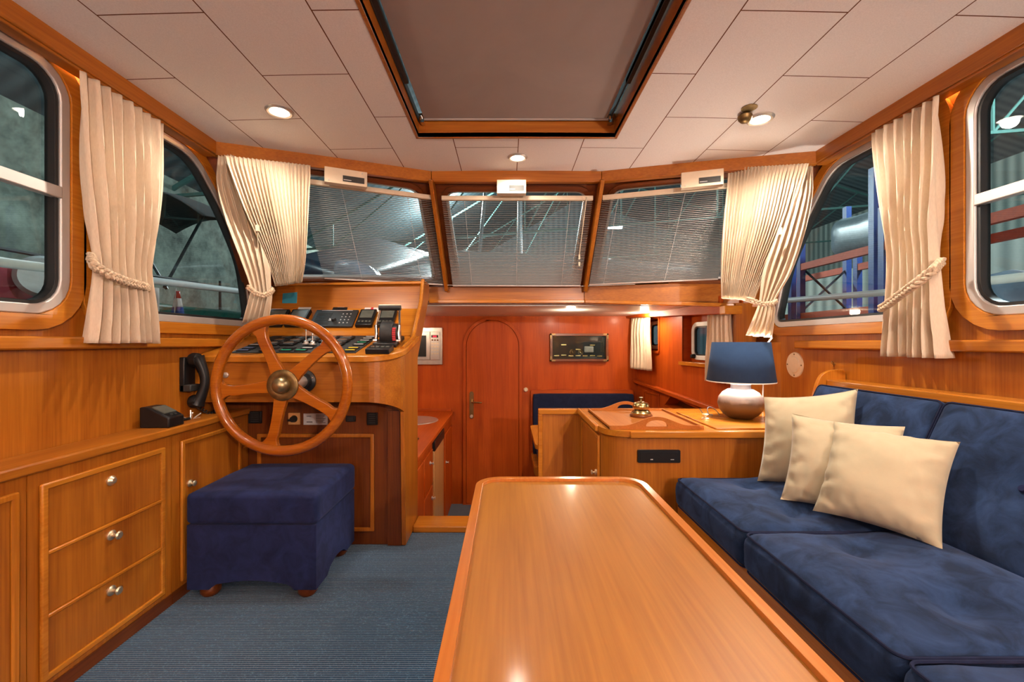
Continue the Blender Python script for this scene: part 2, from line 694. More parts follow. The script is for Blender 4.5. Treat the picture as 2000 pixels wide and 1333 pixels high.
def copy_tree(o, parent=None):
    c = o.copy()
    COL.objects.link(c)
    if parent:
        c.parent = parent
    for ch in [x for x in bpy.data.objects if x.parent == o]:
        copy_tree(ch, c)
    return c


def struct(name, mb, mat, bevel=0, parent=None, **kw):
    o = ob(name, mb, mat, parent, bevel, **kw)
    if parent is None:
        o['kind'] = 'structure'
    return o


def rrect(x0, x1, y0, y1, r, n=6):
    pts = []
    for (cx, cy, a0) in ((x1 - r, y0 + r, -90), (x1 - r, y1 - r, 0), (x0 + r, y1 - r, 90), (x0 + r, y0 + r, 180)):
        for i in range(n + 1):
            a = math.radians(a0 + 90 * i / n)
            pts.append((cx + r * math.cos(a), cy + r * math.sin(a)))
    return pts


def rpoly(P, r, n=5):
    """round the corners of a polygon (quadratic)"""
    out = []
    m = len(P)
    for i in range(m):
        rr = r[i] if isinstance(r, (list, tuple)) else r
        a, b, c = Vector(P[i - 1]), Vector(P[i]), Vector(P[(i + 1) % m])
        d1, d2 = (a - b), (c - b)
        k1, k2 = min(rr, d1.length * .45), min(rr, d2.length * .45)
        s, e = b + d1.normalized() * k1, b + d2.normalized() * k2
        for j in range(n + 1):
            t = j / n
            q = s * (1 - t) ** 2 + b * 2 * t * (1 - t) + e * t * t
            out.append((q.x, q.y))
    return out


def offset_poly(P, d):
    """move every vertex outward by d (counter clockwise polygon)"""
    out = []
    m = len(P)
    for i in range(m):
        a, b, c = Vector(P[i - 1]), Vector(P[i]), Vector(P[(i + 1) % m])
        e1, e2 = (b - a), (c - b)
        if e1.length < 1e-9: e1 = e2
        if e2.length < 1e-9: e2 = e1
        e1, e2 = e1.normalized(), e2.normalized()
        n1, n2 = Vector((e1.y, -e1.x)), Vector((e2.y, -e2.x))
        n = (n1 + n2)
        n = n.normalized() if n.length > 1e-6 else n1
        k = d / max(0.5, n.dot(n1))
        out.append((b.x + n.x * k, b.y + n.y * k))
    return out


# ------------------------------------------------------------------ key dimensions (eye at origin, lifted by 1.01 at the end)
FL = -1.01           # saloon floor
LF = -1.55           # lower cabin floor
XL, XR = -1.42, 1.57
CE = 0.955


def cz(x):
    return CE - 0.025 * ((x - 0.06) / 1.42) ** 2


# ------------------------------------------------------------------ floor, ceiling, walls
m = MB()
m.box(-1.50, 1.66, -1.60, 2.36, FL - .04, FL)
struct('floor', m, 'carpet')
m = MB()
m.box(-1.60, 1.60, 2.36, 4.30, LF - .04, LF)
struct('floor', m, 'carpetdark')
# ceiling with hatch hole
HX0, HX1, HY0, HY1 = -0.41, 0.50, 0.30, 2.02
m = MB()
xs = sorted(set([-1.60, -1.4, -1.1, -.8, -.55, HX0, -.2, .06, .3, HX1, .8, 1.1, 1.4, 1.72]))
ys = [-1.6, HY0, HY1, 2.47]
for a, b in zip(xs[:-1], xs[1:]):
    for c, d in zip(ys[:-1], ys[1:]):
        if a >= HX0 - 1e-6 and b <= HX1 + 1e-6 and c >= HY0 - 1e-6 and d <= HY1 + 1e-6:
            continue
        m.hexa([(a, c, cz(a)), (b, c, cz(b)), (b, d, cz(b)), (a, d, cz(a)),
                (a, c, cz(a) + .02), (b, c, cz(b) + .02), (b, d, cz(b) + .02), (a, d, cz(a) + .02)])
struct('ceiling', m, 'ceilingpanel', angle=20)
# lower cabin ceiling
m = MB()
m.box(-1.60, 1.66, 2.93, 4.30, .285, .305)
o = struct('ceiling', m, 'ceilingpanel')

# side walls: above the sill with window openings
winL1 = rrect(.30, 1.375, .115, .845, .085)
winL2 = rpoly([(1.52, .115), (2.395, .115), (2.33, .42), (2.15, .66), (1.955, .835), (1.52, .835)], [.05, .06, .1, .1, .09, .05])
winR1 = rrect(.30, 1.450, .115, .845, .085)
winR2 = rpoly([(1.60, .115), (2.53, .115), (2.43, .42), (2.27, .63), (2.085, .835), (1.60, .835)], [.05, .06, .1, .1, .09, .05])
m = MB()
m.plate([(-1.60, -.02), (2.56, -.02), (2.56, .38), (2.01, .93), (-1.60, .93)], [offset_poly(winL1, .012), offset_poly(winL2, .012)],
        (XL, 0, 0), (0, 1, 0), (0, 0, 1), -.035, 0)
m.box(XL - .035, XL, -1.60, 2.62, -1.55, -.02)
struct('wall_left', m, 'wood_z')
m = MB()
m.plate([(-1.60, -.02), (2.66, -.02), (2.66, .38), (2.11, .93), (-1.60, .93)], [offset_poly(winR1, .012), offset_poly(winR2, .012)],
        (XR, 0, 0), (0, 1, 0), (0, 0, 1), 0, .035)
m.box(XR, XR + .035, -1.60, 2.62, -1.30, -.02)
struct('wall_right', m, 'wood_z')
# aft bulkhead behind the eye
m = MB()
m.box(-1.5, 1.66, -1.64, -1.60, FL, .96)
struct('wall_back', m, 'wood_z')


def side_window(n, X, s, win, label_mid=None):
    """s=+1: interior towards +X (left wall); window outline in (Y,Z)"""
    U, V = (0, 1, 0), (0, 0, 1)
    root = bpy.data.objects.new('window_%d' % n, None)
    COL.objects.link(root)
    root.location = (X, sum(p[0] for p in win) / len(win), .115)
    root['kind'] = 'structure'

    def th(a, b):
        return (a, b) if s > 0 else (-b, -a)
    m = MB()
    m.plate(offset_poly(win, .030), [win], (X, 0, 0), U, V, *th(-.012, .012))
    ob('aluminium_frame', m, 'alu', root, bevel=.004)
    m = MB()
    m.plate(offset_poly(win, .001), [offset_poly(win, -.011)], (X, 0, 0), U, V, *th(-.03, .004))
    ob('rubber_gasket', m, 'rubber', root, bevel=.003)
    m = MB()
    m.plate(offset_poly(win, -.005), [], (X, 0, 0), U, V, *th(-.022, -.018))
    ob('glass_pane', m, 'glass', root, smooth=False)
    # moulded wood surround
    m = MB()
    o1 = offset_poly(win, .078)
    o1 = [(p[0], min(p[1], .905)) for p in o1]
    m.plate(o1, [offset_poly(win, .030)], (X, 0, 0), U, V, *th(0, .017))
    ob('wood_surround', m, 'trimwood_y', root, bevel=.006, seg=3)
    return root


side_window(1, XL, 1, winL1)
w2 = side_window(2, XL, 1, winL2)
w3 = side_window(3, XR, -1, winR1)
side_window(4, XR, -1, winR2)
# sliding-window rails
for (nm, X, s, y1) in (('window_1', XL, 1, 1.378), ('window_3', XR, -1, 1.452)):
    root = bpy.data.objects[nm]
    m = MB()
    m.box(min(X - .014 * s, X + .014 * s), max(X - .014 * s, X + .014 * s), .30, y1, .455, .492)
    ob('middle_rail', m, 'alu', root, bevel=.003)

# sill rails along both sides
m = MB()
m.box(XL - .01, XL + .035, -1.6, 2.30, -.022, .018)
struct('trim_1', m, 'trimwood_y', bevel=.006)
m = MB()
m.box(XR - .035, XR + .01, -1.6, 2.33, -.032, .008)
struct('trim_2', m, 'trimwood_y', bevel=.006)

# ceiling-edge beams
m = MB()
m.box(-1.385, -1.345, -1.6, 2.015, .870, .945)
m.box(-1.40, -1.352, -1.6, 2.02, .861, .872)
struct('trim_3', m, 'wood_y', bevel=.004)
m = MB()
m.box(1.500, 1.540, -1.6, 2.115, .870, .945)
m.box(1.507, 1.555, -1.6, 2.12, .861, .872)
struct('trim_4', m, 'wood_y', bevel=.004)


def board(m, A, B, z0, z1, th, zt0=None, zt1=None):
    """vertical board between plan points A,B; thickness outward (left of A->B)"""
    A, B = Vector((A[0], A[1])), Vector((B[0], B[1]))
    d = (B - A).normalized()
    n = Vector((-d.y, d.x)) * th
    zb0, zb1 = z0 if isinstance(z0, tuple) else (z0, z0)
    za, zb = z1 if isinstance(z1, tuple) else (z1, z1)
    m.hexa([(A.x, A.y, zb0), (B.x, B.y, zb1), (B.x + n.x, B.y + n.y, zb1), (A.x + n.x, A.y + n.y, zb0),
            (A.x, A.y, za), (B.x, B.y, zb), (B.x + n.x, B.y + n.y, zb), (A.x + n.x, A.y + n.y, za)])


TLc, M1, M2, TRc = (-1.36, 2.01), (-.42, 2.42), (.527, 2.42), (1.51, 2.11)
m = MB()
board(m, TLc, M1, (.868, .893), (.945, .965), .035)
board(m, M1, M2, .893, .968, .035)
board(m, M2, TRc, (.893, .868), (.965, .945), .035)
struct('trim_5', m, 'wood_x', bevel=.004)

# windscreen: three raked panes
PANES = [
    (Vector((-1.36, 2.035, .935)), Vector((-.42, 2.445, .935)), Vector((-1.45, 2.62, .375)), Vector((-.40, 2.95, .36))),
    (Vector((-.42, 2.445, .935)), Vector((.527, 2.445, .935)), Vector((-.40, 2.95, .36)), Vector((.52, 2.95, .36))),
    (Vector((.527, 2.445, .935)), Vector((1.51, 2.135, .935)), Vector((.52, 2.95, .36)), Vector((1.60, 2.68, .375))),
]
wall_parts = MB()
for k, (A, B, C_, D) in enumerate(PANES):
    U = (B - A).normalized()
    down = ((C_ + D) / 2 - (A + B) / 2)
    V = -(down - U * down.dot(U)).normalized()     # pointing up

    def uv(p):
        q = p - A
        return (q.dot(U), q.dot(V))
    a, b, c, d = uv(A), uv(B), uv(C_), uv(D)
    P = [c, d, b, a]      # ccw seen with U right, V up
    ex = offset_poly(P, .012)
    mu = .062
    op = [(c[0] + mu + .02, c[1] + .045), (d[0] - mu - .02, d[1] + .045), (b[0] - mu, b[1] - .085), (a[0] + mu, a[1] - .085)]
    hole = rpoly(op, [.05, .05, .07, .07])
    N = U.cross(V)        # faces the cabin (towards -Y)
    wall_parts.plate(ex, [offset_poly(hole, .006)], A, U, V, -.02, .0)
    root = bpy.data.objects.new('window_%d' % (5 + k), None)
    COL.objects.link(root)
    root.location = (C_ + D) / 2
    root['kind'] = 'structure'
    m = MB()
    m.plate(offset_poly(hole, .03), [hole], A, U, V, -.012, .012)
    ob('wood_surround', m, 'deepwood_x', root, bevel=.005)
    m = MB()
    m.plate(offset_poly(hole, .001), [offset_poly(hole, -.014)], A, U, V, -.03, -.004)
    ob('window_frame', m, 'alu', root, bevel=.002)
    m = MB()
    m.plate(offset_poly(hole, -.008), [], A, U, V, -.022, -.018)
    ob('glass_pane', m, 'glass', root, smooth=False)
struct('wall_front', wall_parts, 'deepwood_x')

# mullion boards
for k, (T, Bt) in enumerate((((-.42, 2.445, .93), (-.40, 2.95, .365)), ((.527, 2.445, .93), (.52, 2.95, .365)))):
    m = MB()
    T, Bt = Vector(T), Vector(Bt)
    w = .011
    m.hexa([(Bt.x - w, Bt.y - .075, Bt.z - .03), (Bt.x + w, Bt.y - .075, Bt.z - .03), (Bt.x + w, Bt.y + .01, Bt.z - .01), (Bt.x - w, Bt.y + .01, Bt.z - .01),
            (T.x - w, T.y - .06, T.z - .04), (T.x + w, T.y - .06, T.z - .04), (T.x + w, T.y + .02, T.z), (T.x - w, T.y + .02, T.z)])
    struct('trim_%d' % (6 + k), m, 'wood_z', bevel=.003)
# corner posts
m = MB()
m.hexa([(-1.425, 2.50, .0), (-1.37, 2.56, .0), (-1.42, 2.64, .0), (-1.45, 2.6, .0),
        (-1.425, 2.03, .93), (-1.34, 2.045, .93), (-1.36, 2.09, .93), (-1.44, 2.06, .93)])
struct('trim_8', m, 'deepwood_z', bevel=.004)
m = MB()
m.hexa([(1.575, 2.62, .0), (1.60, 2.68, .0), (1.56, 2.70, .0), (1.52, 2.66, .0),
        (1.575, 2.14, .93), (1.59, 2.17, .93), (1.51, 2.19, .93), (1.49, 2.145, .93)])
struct('trim_9', m, 'deepwood_z', bevel=.004)

# fascia under the windscreen + sill shelf
m = MB()
board(m, (-.535, 2.925), (.52, 2.925), .275, .375, .03)
board(m, (-1.45, 2.70), (-.53, 2.925), .30, .385, .03)
board(m, (.52, 2.925), (1.60, 2.655), (.275, .222), (.375, .385), .03)
struct('trim_10', m, 'wood_x', bevel=.004)
m = MB()
board(m, (-.52, 2.905), (.52, 2.905), .262, .285, .05)
board(m, (.52, 2.905), (1.60, 2.635), (.262, .209), (.285, .232), .05)
struct('trim_11', m, 'trimwood_x', bevel=.004)

# lower cabin bulkhead with arched door
DXC, DR = -.137, .253
m = MB()
m.box(-1.60, 1.40, 4.17, 4.21, LF, .30)
struct('wall_forward', m, 'cabinwood_z')
dr = bpy.data.objects.new('door_1', None)
COL.objects.link(dr)
dr.location = (DXC, 4.165, LF)
dr['kind'] = 'structure'


def arch(r, z0, zs, xc=DXC, n=24):
    pts = [(xc - r, z0), (xc + r, z0)]
    for i in range(n + 1):
        a = PI * i / n
        pts.append((xc + r * math.cos(a), zs + r * math.sin(a)))
    return pts


ZS = .240 - .283
m = MB(); m.plate(arch(DR - .003, LF + .012, ZS), [], (0, 4.17, 0), (1, 0, 0), (0, 0, 1), .0, .014)
ob('door_leaf', m, 'cabinwood_z', dr, bevel=.002)
m = MB(); m.plate(arch(DR + .03, LF, ZS), [arch(DR, LF + .008, ZS)], (0, 4.17, 0), (1, 0, 0), (0, 0, 1), .0, .022)
ob('door_frame', m, 'cabinwood_z', dr, bevel=.004)
hx, hz = (921 - CX) / F * 4.15, -.60
m = MB(); m.plate(rrect(hx - .02, hx + .02, hz - .13, hz + .13, .018), [], (0, 4.156, 0), (1, 0, 0), (0, 0, 1), 0, .008)
h = ob('door_handle', m, 'brass', dr, bevel=.002)
m = MB()
m.cyl((hx, 4.15, hz + .035), (hx, 4.10, hz + .035), .010)
m.tube([(hx, 4.105, hz + .035), (hx + .03, 4.10, hz + .035), (hx + .10, 4.10, hz + .03)], .008)
ob('lever', m, 'brass', h)
m = MB()
m.cyl((hx, 4.15, hz - .105), (hx, 4.135, hz - .105), .014)
ob('lock_knob', m, 'steel', h)

# lower cabin side walls
def wr(y):
    return 1.78 - .127 * y


m = MB()
# port holes 3.95..3.70 and 3.30..2.98 as recesses in the right lower wall (plate with holes)
A2, B2 = Vector((wr(4.25), 4.25, 0)), Vector((wr(2.45), 2.45, 0))
UW = (B2 - A2).normalized()      # towards the eye; N=UxV points to the cabin
nr = UW.cross(Vector((0, 0, 1)))


def uw(y):
    return (A2.y - y) / abs(UW.y)


rec1 = rrect(uw(4.06), uw(3.74), -.075, .205, .004, 1)
rec2 = rrect(uw(3.36), uw(2.95), -.15, .205, .004, 1)
niche = [(uw(3.62), -.52), (uw(3.02), -.57), (uw(3.02), -.50), (uw(3.52), -.435)]
m.plate([(0, LF), (uw(2.67), LF), (uw(2.67), .40), (0, .40)], [rec1, rec2, niche[:]], A2, UW, (0, 0, 1), -.01, 0)
struct('wall_starboard', m, 'cabinwood_z')
m = MB()
m.box(-1.60, -1.56, 2.70, 4.3, LF, .30)
m.box(-1.60, -1.56, 2.36, 2.70, LF, -.06)
struct('wall_port', m, 'cabinwood_z')
# recess boxes + portholes
for k, (ya, yb, z0, z1, pa, pb, pz0, pz1) in enumerate(((4.06, 3.74, -.075, .205, 4.01, 3.80, -.035, .165), (3.36, 2.95, -.15, .205, 3.30, 3.02, -.105, .125))):
    m = MB()
    ua, ub = uw(ya), uw(yb)
    dep = .075
    for (o1, hh, t0, t1) in ((rrect(ua - .012, ub + .012, z0 - .012, z1 + .012, .002, 1), [rrect(ua, ub, z0, z1, .002, 1)], -dep, -.002),):
        m.plate(o1, hh, A2, UW, (0, 0, 1), t0, t1)
    ho = rrect(uw(pa), uw(pb), pz0, pz1, .045)
    m.plate(rrect(ua - .012, ub + .012, z0 - .012, z1 + .012, .002, 1), [offset_poly(ho, .002)], A2, UW, (0, 0, 1), -dep - .012, -dep)
    struct('trim_%d' % (12 + k), m, 'cabinwood_x')
    root = bpy.data.objects.new('window_%d' % (8 + k), None)
    COL.objects.link(root)
    root.location = A2 + UW * uw((pa + pb) / 2) + Vector((0, 0, pz0))
    root['kind'] = 'structure'
    m = MB(); m.plate(offset_poly(ho, .026), [offset_poly(ho, -.006)], A2, UW, (0, 0, 1), -dep - .004, -dep + .02)
    ob('porthole_frame', m, 'whitepaint' if k else 'steel', root, bevel=.004)
    m = MB(); m.plate(offset_poly(ho, -.004), [offset_poly(ho, -.016)], A2, UW, (0, 0, 1), -dep - .004, -dep + .012)
    ob('rubber_gasket', m, 'rubber', root)
    m = MB(); m.plate(offset_poly(ho, -.012), [], A2, UW, (0, 0, 1), -dep - .002, -dep + .002)
    ob('glass_pane', m, 'glass', root, smooth=False)
    if k:
        q = A2 + UW * (uw(pa) + .02) + Vector((0, 0, pz0 + .0)) - nr * (dep - .02)
        m = MB(); m.cyl(q, q + nr * .03, .018, .014)
        ob('latch_knob', m, 'black', root, bevel=.003)
# frames round recesses
m = MB()
m.plate(offset_poly(rec1, .022), [rec1], A2, UW, (0, 0, 1), 0, .01)
struct('trim_14', m, 'cabinwood_z', bevel=.003)
m = MB()
m.plate(rrect(uw(3.38), uw(2.93), -.175, -.148, .003, 1), [], A2, UW, (0, 0, 1), -.07, .022)
struct('trim_15', m, 'trimwood_y', bevel=.004)
# niche lining (dark open shelf)
m = MB()
m.plate(offset_poly(niche, .018), [niche], A2, UW, (0, 0, 1), -.1, .008)
struct('trim_16', m, 'cabinwood_y', bevel=.003)
m = MB()
m.plate(offset_poly(niche, .018), [], A2, UW, (0, 0, 1), -.115, -.1)
struct('trim_17', m, 'deepwood_y')
# ledge along hull, falling gently towards the saloon
m = MB()
m.hexa([tuple(A2 + UW * uw(4.17) + Vector((0, 0, -.385))), tuple(A2 + UW * uw(2.62) + Vector((0, 0, -.485))),
        tuple(A2 + UW * uw(2.62) + nr * .045 + Vector((0, 0, -.485))), tuple(A2 + UW * uw(4.17) + nr * .045 + Vector((0, 0, -.385))),
        tuple(A2 + UW * uw(4.17) + Vector((0, 0, -.355))), tuple(A2 + UW * uw(2.62) + Vector((0, 0, -.450))),
        tuple(A2 + UW * uw(2.62) + nr * .045 + Vector((0, 0, -.450))), tuple(A2 + UW * uw(4.17) + nr * .045 + Vector((0, 0, -.355)))])
struct('trim_18', m, 'cabinwood_y', bevel=.006)
# panelled cupboard door under the ledge
m = MB()
u0, u1 = uw(4.03), uw(3.72)
m.plate(rrect(u0, u1, -.85, -.44, .003, 1), [rrect(u0 + .02, u1 - .02, -.83, -.46, .003, 1)], A2, UW, (0, 0, 1), 0, .01)
struct('trim_19', m, 'cabinwood_z', bevel=.003)
# beam over the curtains, lower cabin
m = MB()
p0 = A2 + UW * uw(4.17); p1 = A2 + UW * uw(2.72)
for (a, b, z0, z1) in ((.085, .110, (.232, .175), (.290, .290)),):
    m.hexa([tuple(p0 + nr * a + Vector((0, 0, z0[0]))), tuple(p1 + nr * a + Vector((0, 0, z0[1]))), tuple(p1 + nr * b + Vector((0, 0, z0[1]))), tuple(p0 + nr * b + Vector((0, 0, z0[0]))),
            tuple(p0 + nr * a + Vector((0, 0, z1[0]))), tuple(p1 + nr * a + Vector((0, 0, z1[1]))), tuple(p1 + nr * b + Vector((0, 0, z1[1]))), tuple(p0 + nr * b + Vector((0, 0, z1[0])))])
struct('trim_20', m, 'cabinwood_y', bevel=.004)
m = MB()
m.hexa([tuple(p1 + nr * .115 + Vector((0, 0, .172))), tuple(p1 + UW * .06 + nr * .115 + Vector((0, 0, .172))), tuple(p1 + UW * .06 - nr * .08 + Vector((0, 0, .172))), tuple(p1 - nr * .08 + Vector((0, 0, .172))),
        tuple(p1 + nr * .115 + Vector((0, 0, .225))), tuple(p1 + UW * .06 + nr * .115 + Vector((0, 0, .225))), tuple(p1 + UW * .06 - nr * .08 + Vector((0, 0, .225))), tuple(p1 - nr * .08 + Vector((0, 0, .225)))])
struct('trim_21', m, 'trimwood_x', bevel=.004)
# bulkhead return between saloon side wall and lower cabin wall
m = MB()
board(m, (1.40, 2.66), (1.62, 2.66), -1.3, .24, .03)
board(m, (XR + .02, 2.50), (1.455, 2.66), -1.3, .0, .02)
struct('wall_side', m, 'wood_z')
# entry step
m = MB()
m.box(-.50, .44, 2.305, 2.45, -1.012, -.975)
m.box(-.50, .44, 2.315, 2.44, -1.01, -.990)
struct('trim_22', m, 'trimwood_x', bevel=.008, seg=3)
m = MB()
m.box(-.50, .44, 2.36, 2.40, LF, -.985)
struct('trim_23', m, 'cabinwood_x')

# ------------------------------------------------------------------ roof hatch
hroot = thing('roof_hatch', (.045, 1.2, CE), 'large wood-framed roof hatch closed by a taupe fabric shade', 'hatch')
m = MB()
w = .014
m.box(HX0 - w, HX0, HY0, HY1 + w, CE - .005, CE + .11)
m.box(HX1, HX1 + w, HY0, HY1 + w, CE - .005, CE + .11)
m.box(HX0 - w, HX1 + w, HY1, HY1 + w, CE - .005, CE + .11)
m.box(HX0 - w, HX1 + w, HY0 - w, HY0, CE - .005, CE + .11)
ob('hatch_frame', m, 'wood_x', hroot, bevel=.003)
m = MB()
m.box(HX0 + .028, HX1 - .040, HY0, HY1 - .018, 1.032, 1.036)
m.cyl((HX0 + .02, HY1 - .012, 1.030), (HX1 - .03, HY1 - .012, 1.030), .006)
ob('fabric_shade', m, 'hatchshade', hroot)
for (x0, x1) in ((HX0 + .001, HX0 + .022), (HX1 - .030, HX1 - .012)):
    m = MB()
    m.box(x0, x1, HY0, HY1 - .30, 1.022, 1.04)
    m.box(x0, x0 + .004, HY0, HY1 - .01, 1.018, 1.05)
    ob('guide_rail', m, 'darkgrey', hroot)
for x in (HX0 + .022, HX1 - .030):
    m = MB()
    m.tube([(x, HY1 - .03, 1.02), (x - .003, HY1 - .05, 1.03), (x + .006, HY1 - .012, 1.01)], .006)
    m.box(x - .006, x + .01, HY1 - .035, HY1 - .004, 1.005, 1.022)
    ob('shade_latch', m, 'chrome', hroot)
m = MB()
m.box(HX0 - w, HX1 + w, HY0 - w, HY1 + w, CE + .112, CE + .118)
ob('glass_pane', m, 'glass', hroot, smooth=False)

def finish_cloth(o, th=.0016):
    md = o.modifiers.new('solid', 'SOLIDIFY')
    md.thickness = th
    md.offset = 0
    for p in o.data.polygons:
        p.use_smooth = True
    return o



# ------------------------------------------------------------------ downlights


def downlight(loc, r, label, group=None, power=9, eyeball=False, size=.035, low=False, col=(1.0, .87, .72)):
    t = thing('ceiling_downlight', loc, label, 'ceiling light', group)
    m = MB()
    m.lathe([(r * .66, -.002), (r * .70, -.008), (r * .86, -.010), (r, -.004), (r, .0), (r * .66, .0)], loc, (0, 0, 1), 36)
    ob('rim', m, 'steel', t)
    m = MB()
    m.lathe([(0, -.016 if low else -.0035), (r * .5, -.012 if low else -.004), (r * .66, -.003)], loc, (0, 0, 1), 28)
    ob('bulb', m, 'bulb', t)
    ld = bpy.data.lights.new('bulb_light', 'POINT' if low else 'SPOT')
    ld.energy = power
    ld.color = col
    if not low:
        ld.spot_size = math.radians(165)
        ld.spot_blend = 0.6
    ld.shadow_soft_size = size
    lo = bpy.data.objects.new('lamp_beam', ld)
    COL.objects.link(lo)
    lo.parent = t
    lo.location = (0, 0, -.05 if low else -.015)
    return t


D1 = downlight((-.925, 1.77, cz(-.925)), .054, 'lit round recessed downlight in the ceiling above the steering wheel', power=21, size=.018)
D2 = downlight((.055, 2.24, cz(.055)), .050, 'small lit round downlight between the hatch and the middle windscreen blind', power=11)
D3 = downlight((1.065, 1.83, cz(1.06)), .054, 'bright brass-rimmed downlight on the right with a swivel head beside it', power=40, size=.025)
m = MB()
q = Vector((.985, 1.80, cz(1.0)))
m.lathe([(0, -.036), (.016, -.033), (.026, -.022), (.028, -.008), (.020, 0)], q, (0, 0, 1), 20)
m.lathe([(0, 0), (.030, -.001), (.03, .001)], q + Vector((-.01, -.05, -.0015)), (0, 0, 1), 20)
ob('swivel_head', m, 'agedbrass', D3)
for (x, y, p, lb) in ((-.925, .55, 9, 'unseen recessed downlight added as fill in the left ceiling behind the viewer'), (1.06, .62, 22, 'unseen recessed downlight added as fill in the right ceiling behind the viewer'),
                      (-.9, -.7, 8, 'unseen recessed downlight added as fill at the aft left of the saloon'), (1.0, -.7, 12, 'unseen recessed downlight added as fill at the aft right of the saloon')):
    downlight((x, y, cz(x)), .054, lb, power=p, size=.05)  # out-of-view downlights, added to lift the ceiling brightness
for (x, y, lb) in ((.494, 3.36, 'small lit downlight in the lower cabin ceiling nearer the arched door'), (1.157, 3.66, 'small lit downlight in the lower cabin ceiling above the framed picture')):
    downlight((x, y, .285), .045, lb, power=8, low=True, size=.03, col=(1, .78, .55))
downlight((-1.0, 3.3, .285), .045, 'downlight above the galley worktop', power=8, low=True, size=.03, col=(1, .78, .55))
# small black vent in lower cabin ceiling
m = MB(); m.lathe([(0, -.006), (.04, -.006), (.045, 0)], (.87, 3.55 + .35, .285), (0, 0, 1), 24)
tag(ob('ceiling_vent', m, 'black'), 'small black round vent in the lower cabin ceiling', 'vent')

# unseen wall lamps behind the eye, added as fill to brighten the ceiling
for (x, p, lb) in ((-1.0, 40, 'unseen frosted fill lamp added on the left of the aft bulkhead'), (1.1, 135, 'unseen frosted fill lamp added on the right of the aft bulkhead')):
    t = thing('fill_wall_lamp', (x, -1.60, .35), lb, 'fill lamp')
    m = MB(); m.lathe([(0, 0), (.05, 0), (.05, .012), (.02, .02), (.02, .06), (0, .06)], (x, -1.60, .35), (0, 1, 0), 24)
    ob('bracket', m, 'brass', t)
    m = MB(); m.lathe([(.035, -.05), (.075, .07)], (x, -1.53, .38), (0, 0, 1), 28)
    finish_cloth(ob('glass_cup', m, 'whiteplastic', t), .003)
    ld = bpy.data.lights.new('bulb_light', 'POINT')
    ld.energy = p
    ld.color = (1.0, .90, .80)
    ld.shadow_soft_size = .05
    lo = bpy.data.objects.new('lamp_beam', ld)
    COL.objects.link(lo)
    lo.parent = t
    lo.location = (0, .09, .13)

# warm strips tucked behind the side beams, above curtains
for (x, y0, y1, en, nm) in ((-1.392, 1.36, 1.95, 1.6, 'left'), (1.552, 1.48, 1.93, 1.2, 'right')):
    m = MB(); m.box(x - .006, x + .006, y0, y1, .905, .912)
    o = tag(ob('light_strip', m, 'ledwarm'), 'thin warm light strip hidden behind the %s ceiling beam above the curtain' % nm, 'light')

# ------------------------------------------------------------------ curtains


def cat(pts, t):
    """Catmull-Rom through list of floats tuples at param t in [0,1] (rows given with own v)"""
    n = len(pts)
    for i in range(n - 1):
        if t <= pts[i + 1][0] or i == n - 2:
            a, b = pts[i], pts[i + 1]
            p = pts[i - 1] if i > 0 else a
            q = pts[i + 2] if i + 2 < n else b
            s = (t - a[0]) / (b[0] - a[0])
            out = []
            for k in range(1, len(a)):
                m0 = (b[k] - p[k]) / max(1e-6, (b[0] - p[0])) * (b[0] - a[0])
                m1 = (q[k] - a[k]) / max(1e-6, (q[0] - a[0])) * (b[0] - a[0])
                h00 = 2 * s ** 3 - 3 * s ** 2 + 1; h10 = s ** 3 - 2 * s ** 2 + s
                h01 = -2 * s ** 3 + 3 * s ** 2; h11 = s ** 3 - s ** 2
                out.append(h00 * a[k] + h10 * m0 + h01 * b[k] + h11 * m1)
            return out


def curtain_mesh(rows, folds, nrm, seed=0, nv=50, per=10, sharp=1.0, gather=0.0, hem=0.004):
    """rows: (v, ax,ay,az, bx,by,bz, amp)"""
    rnd = random.Random(seed)
    ph = [rnd.uniform(-.5, .5) for _ in range(8)]
    warp = [rnd.uniform(-.35, .35) for _ in range(folds + 2)]
    am = [rnd.uniform(.6, 1.25) for _ in range(folds + 2)]
    nrm = Vector(nrm).normalized()

    def fn(u, v):
        r = cat(rows, v)
        a, b, amp = Vector(r[0:3]), Vector(r[3:6]), r[6]
        p = a.lerp(b, u)
        x = u * folds
        i = int(min(folds - 1, x))
        ff = x - i
        k = am[i] * (1 - ff) + am[i + 1] * ff
        w = math.sin(2 * PI * (x + .12 * math.sin(2 * PI * v + ph[0]) + warp[i] * .12 * math.sin(PI * v * 2.2 + i)))
        w = math.copysign(abs(w) ** sharp, w)
        edge = min(1, u * 14, (1 - u) * 14)
        d = (1.9 if folds < 12 else 1.3) * amp * k * w * (.35 + .65 * edge)
        d += amp * .5 * mnoise.noise(Vector((u * 3.3 + seed, v * 2.0, seed * 1.7)))
        dirn = (b - a).normalized()
        p = p + nrm * d + dirn * amp * .18 * math.cos(2 * PI * x) * edge
        p.z += hem * mnoise.noise(Vector((u * 6, seed, 0))) * v
        return p
    m = MB()
    m.grid(fn, folds * per, nv)
    return m


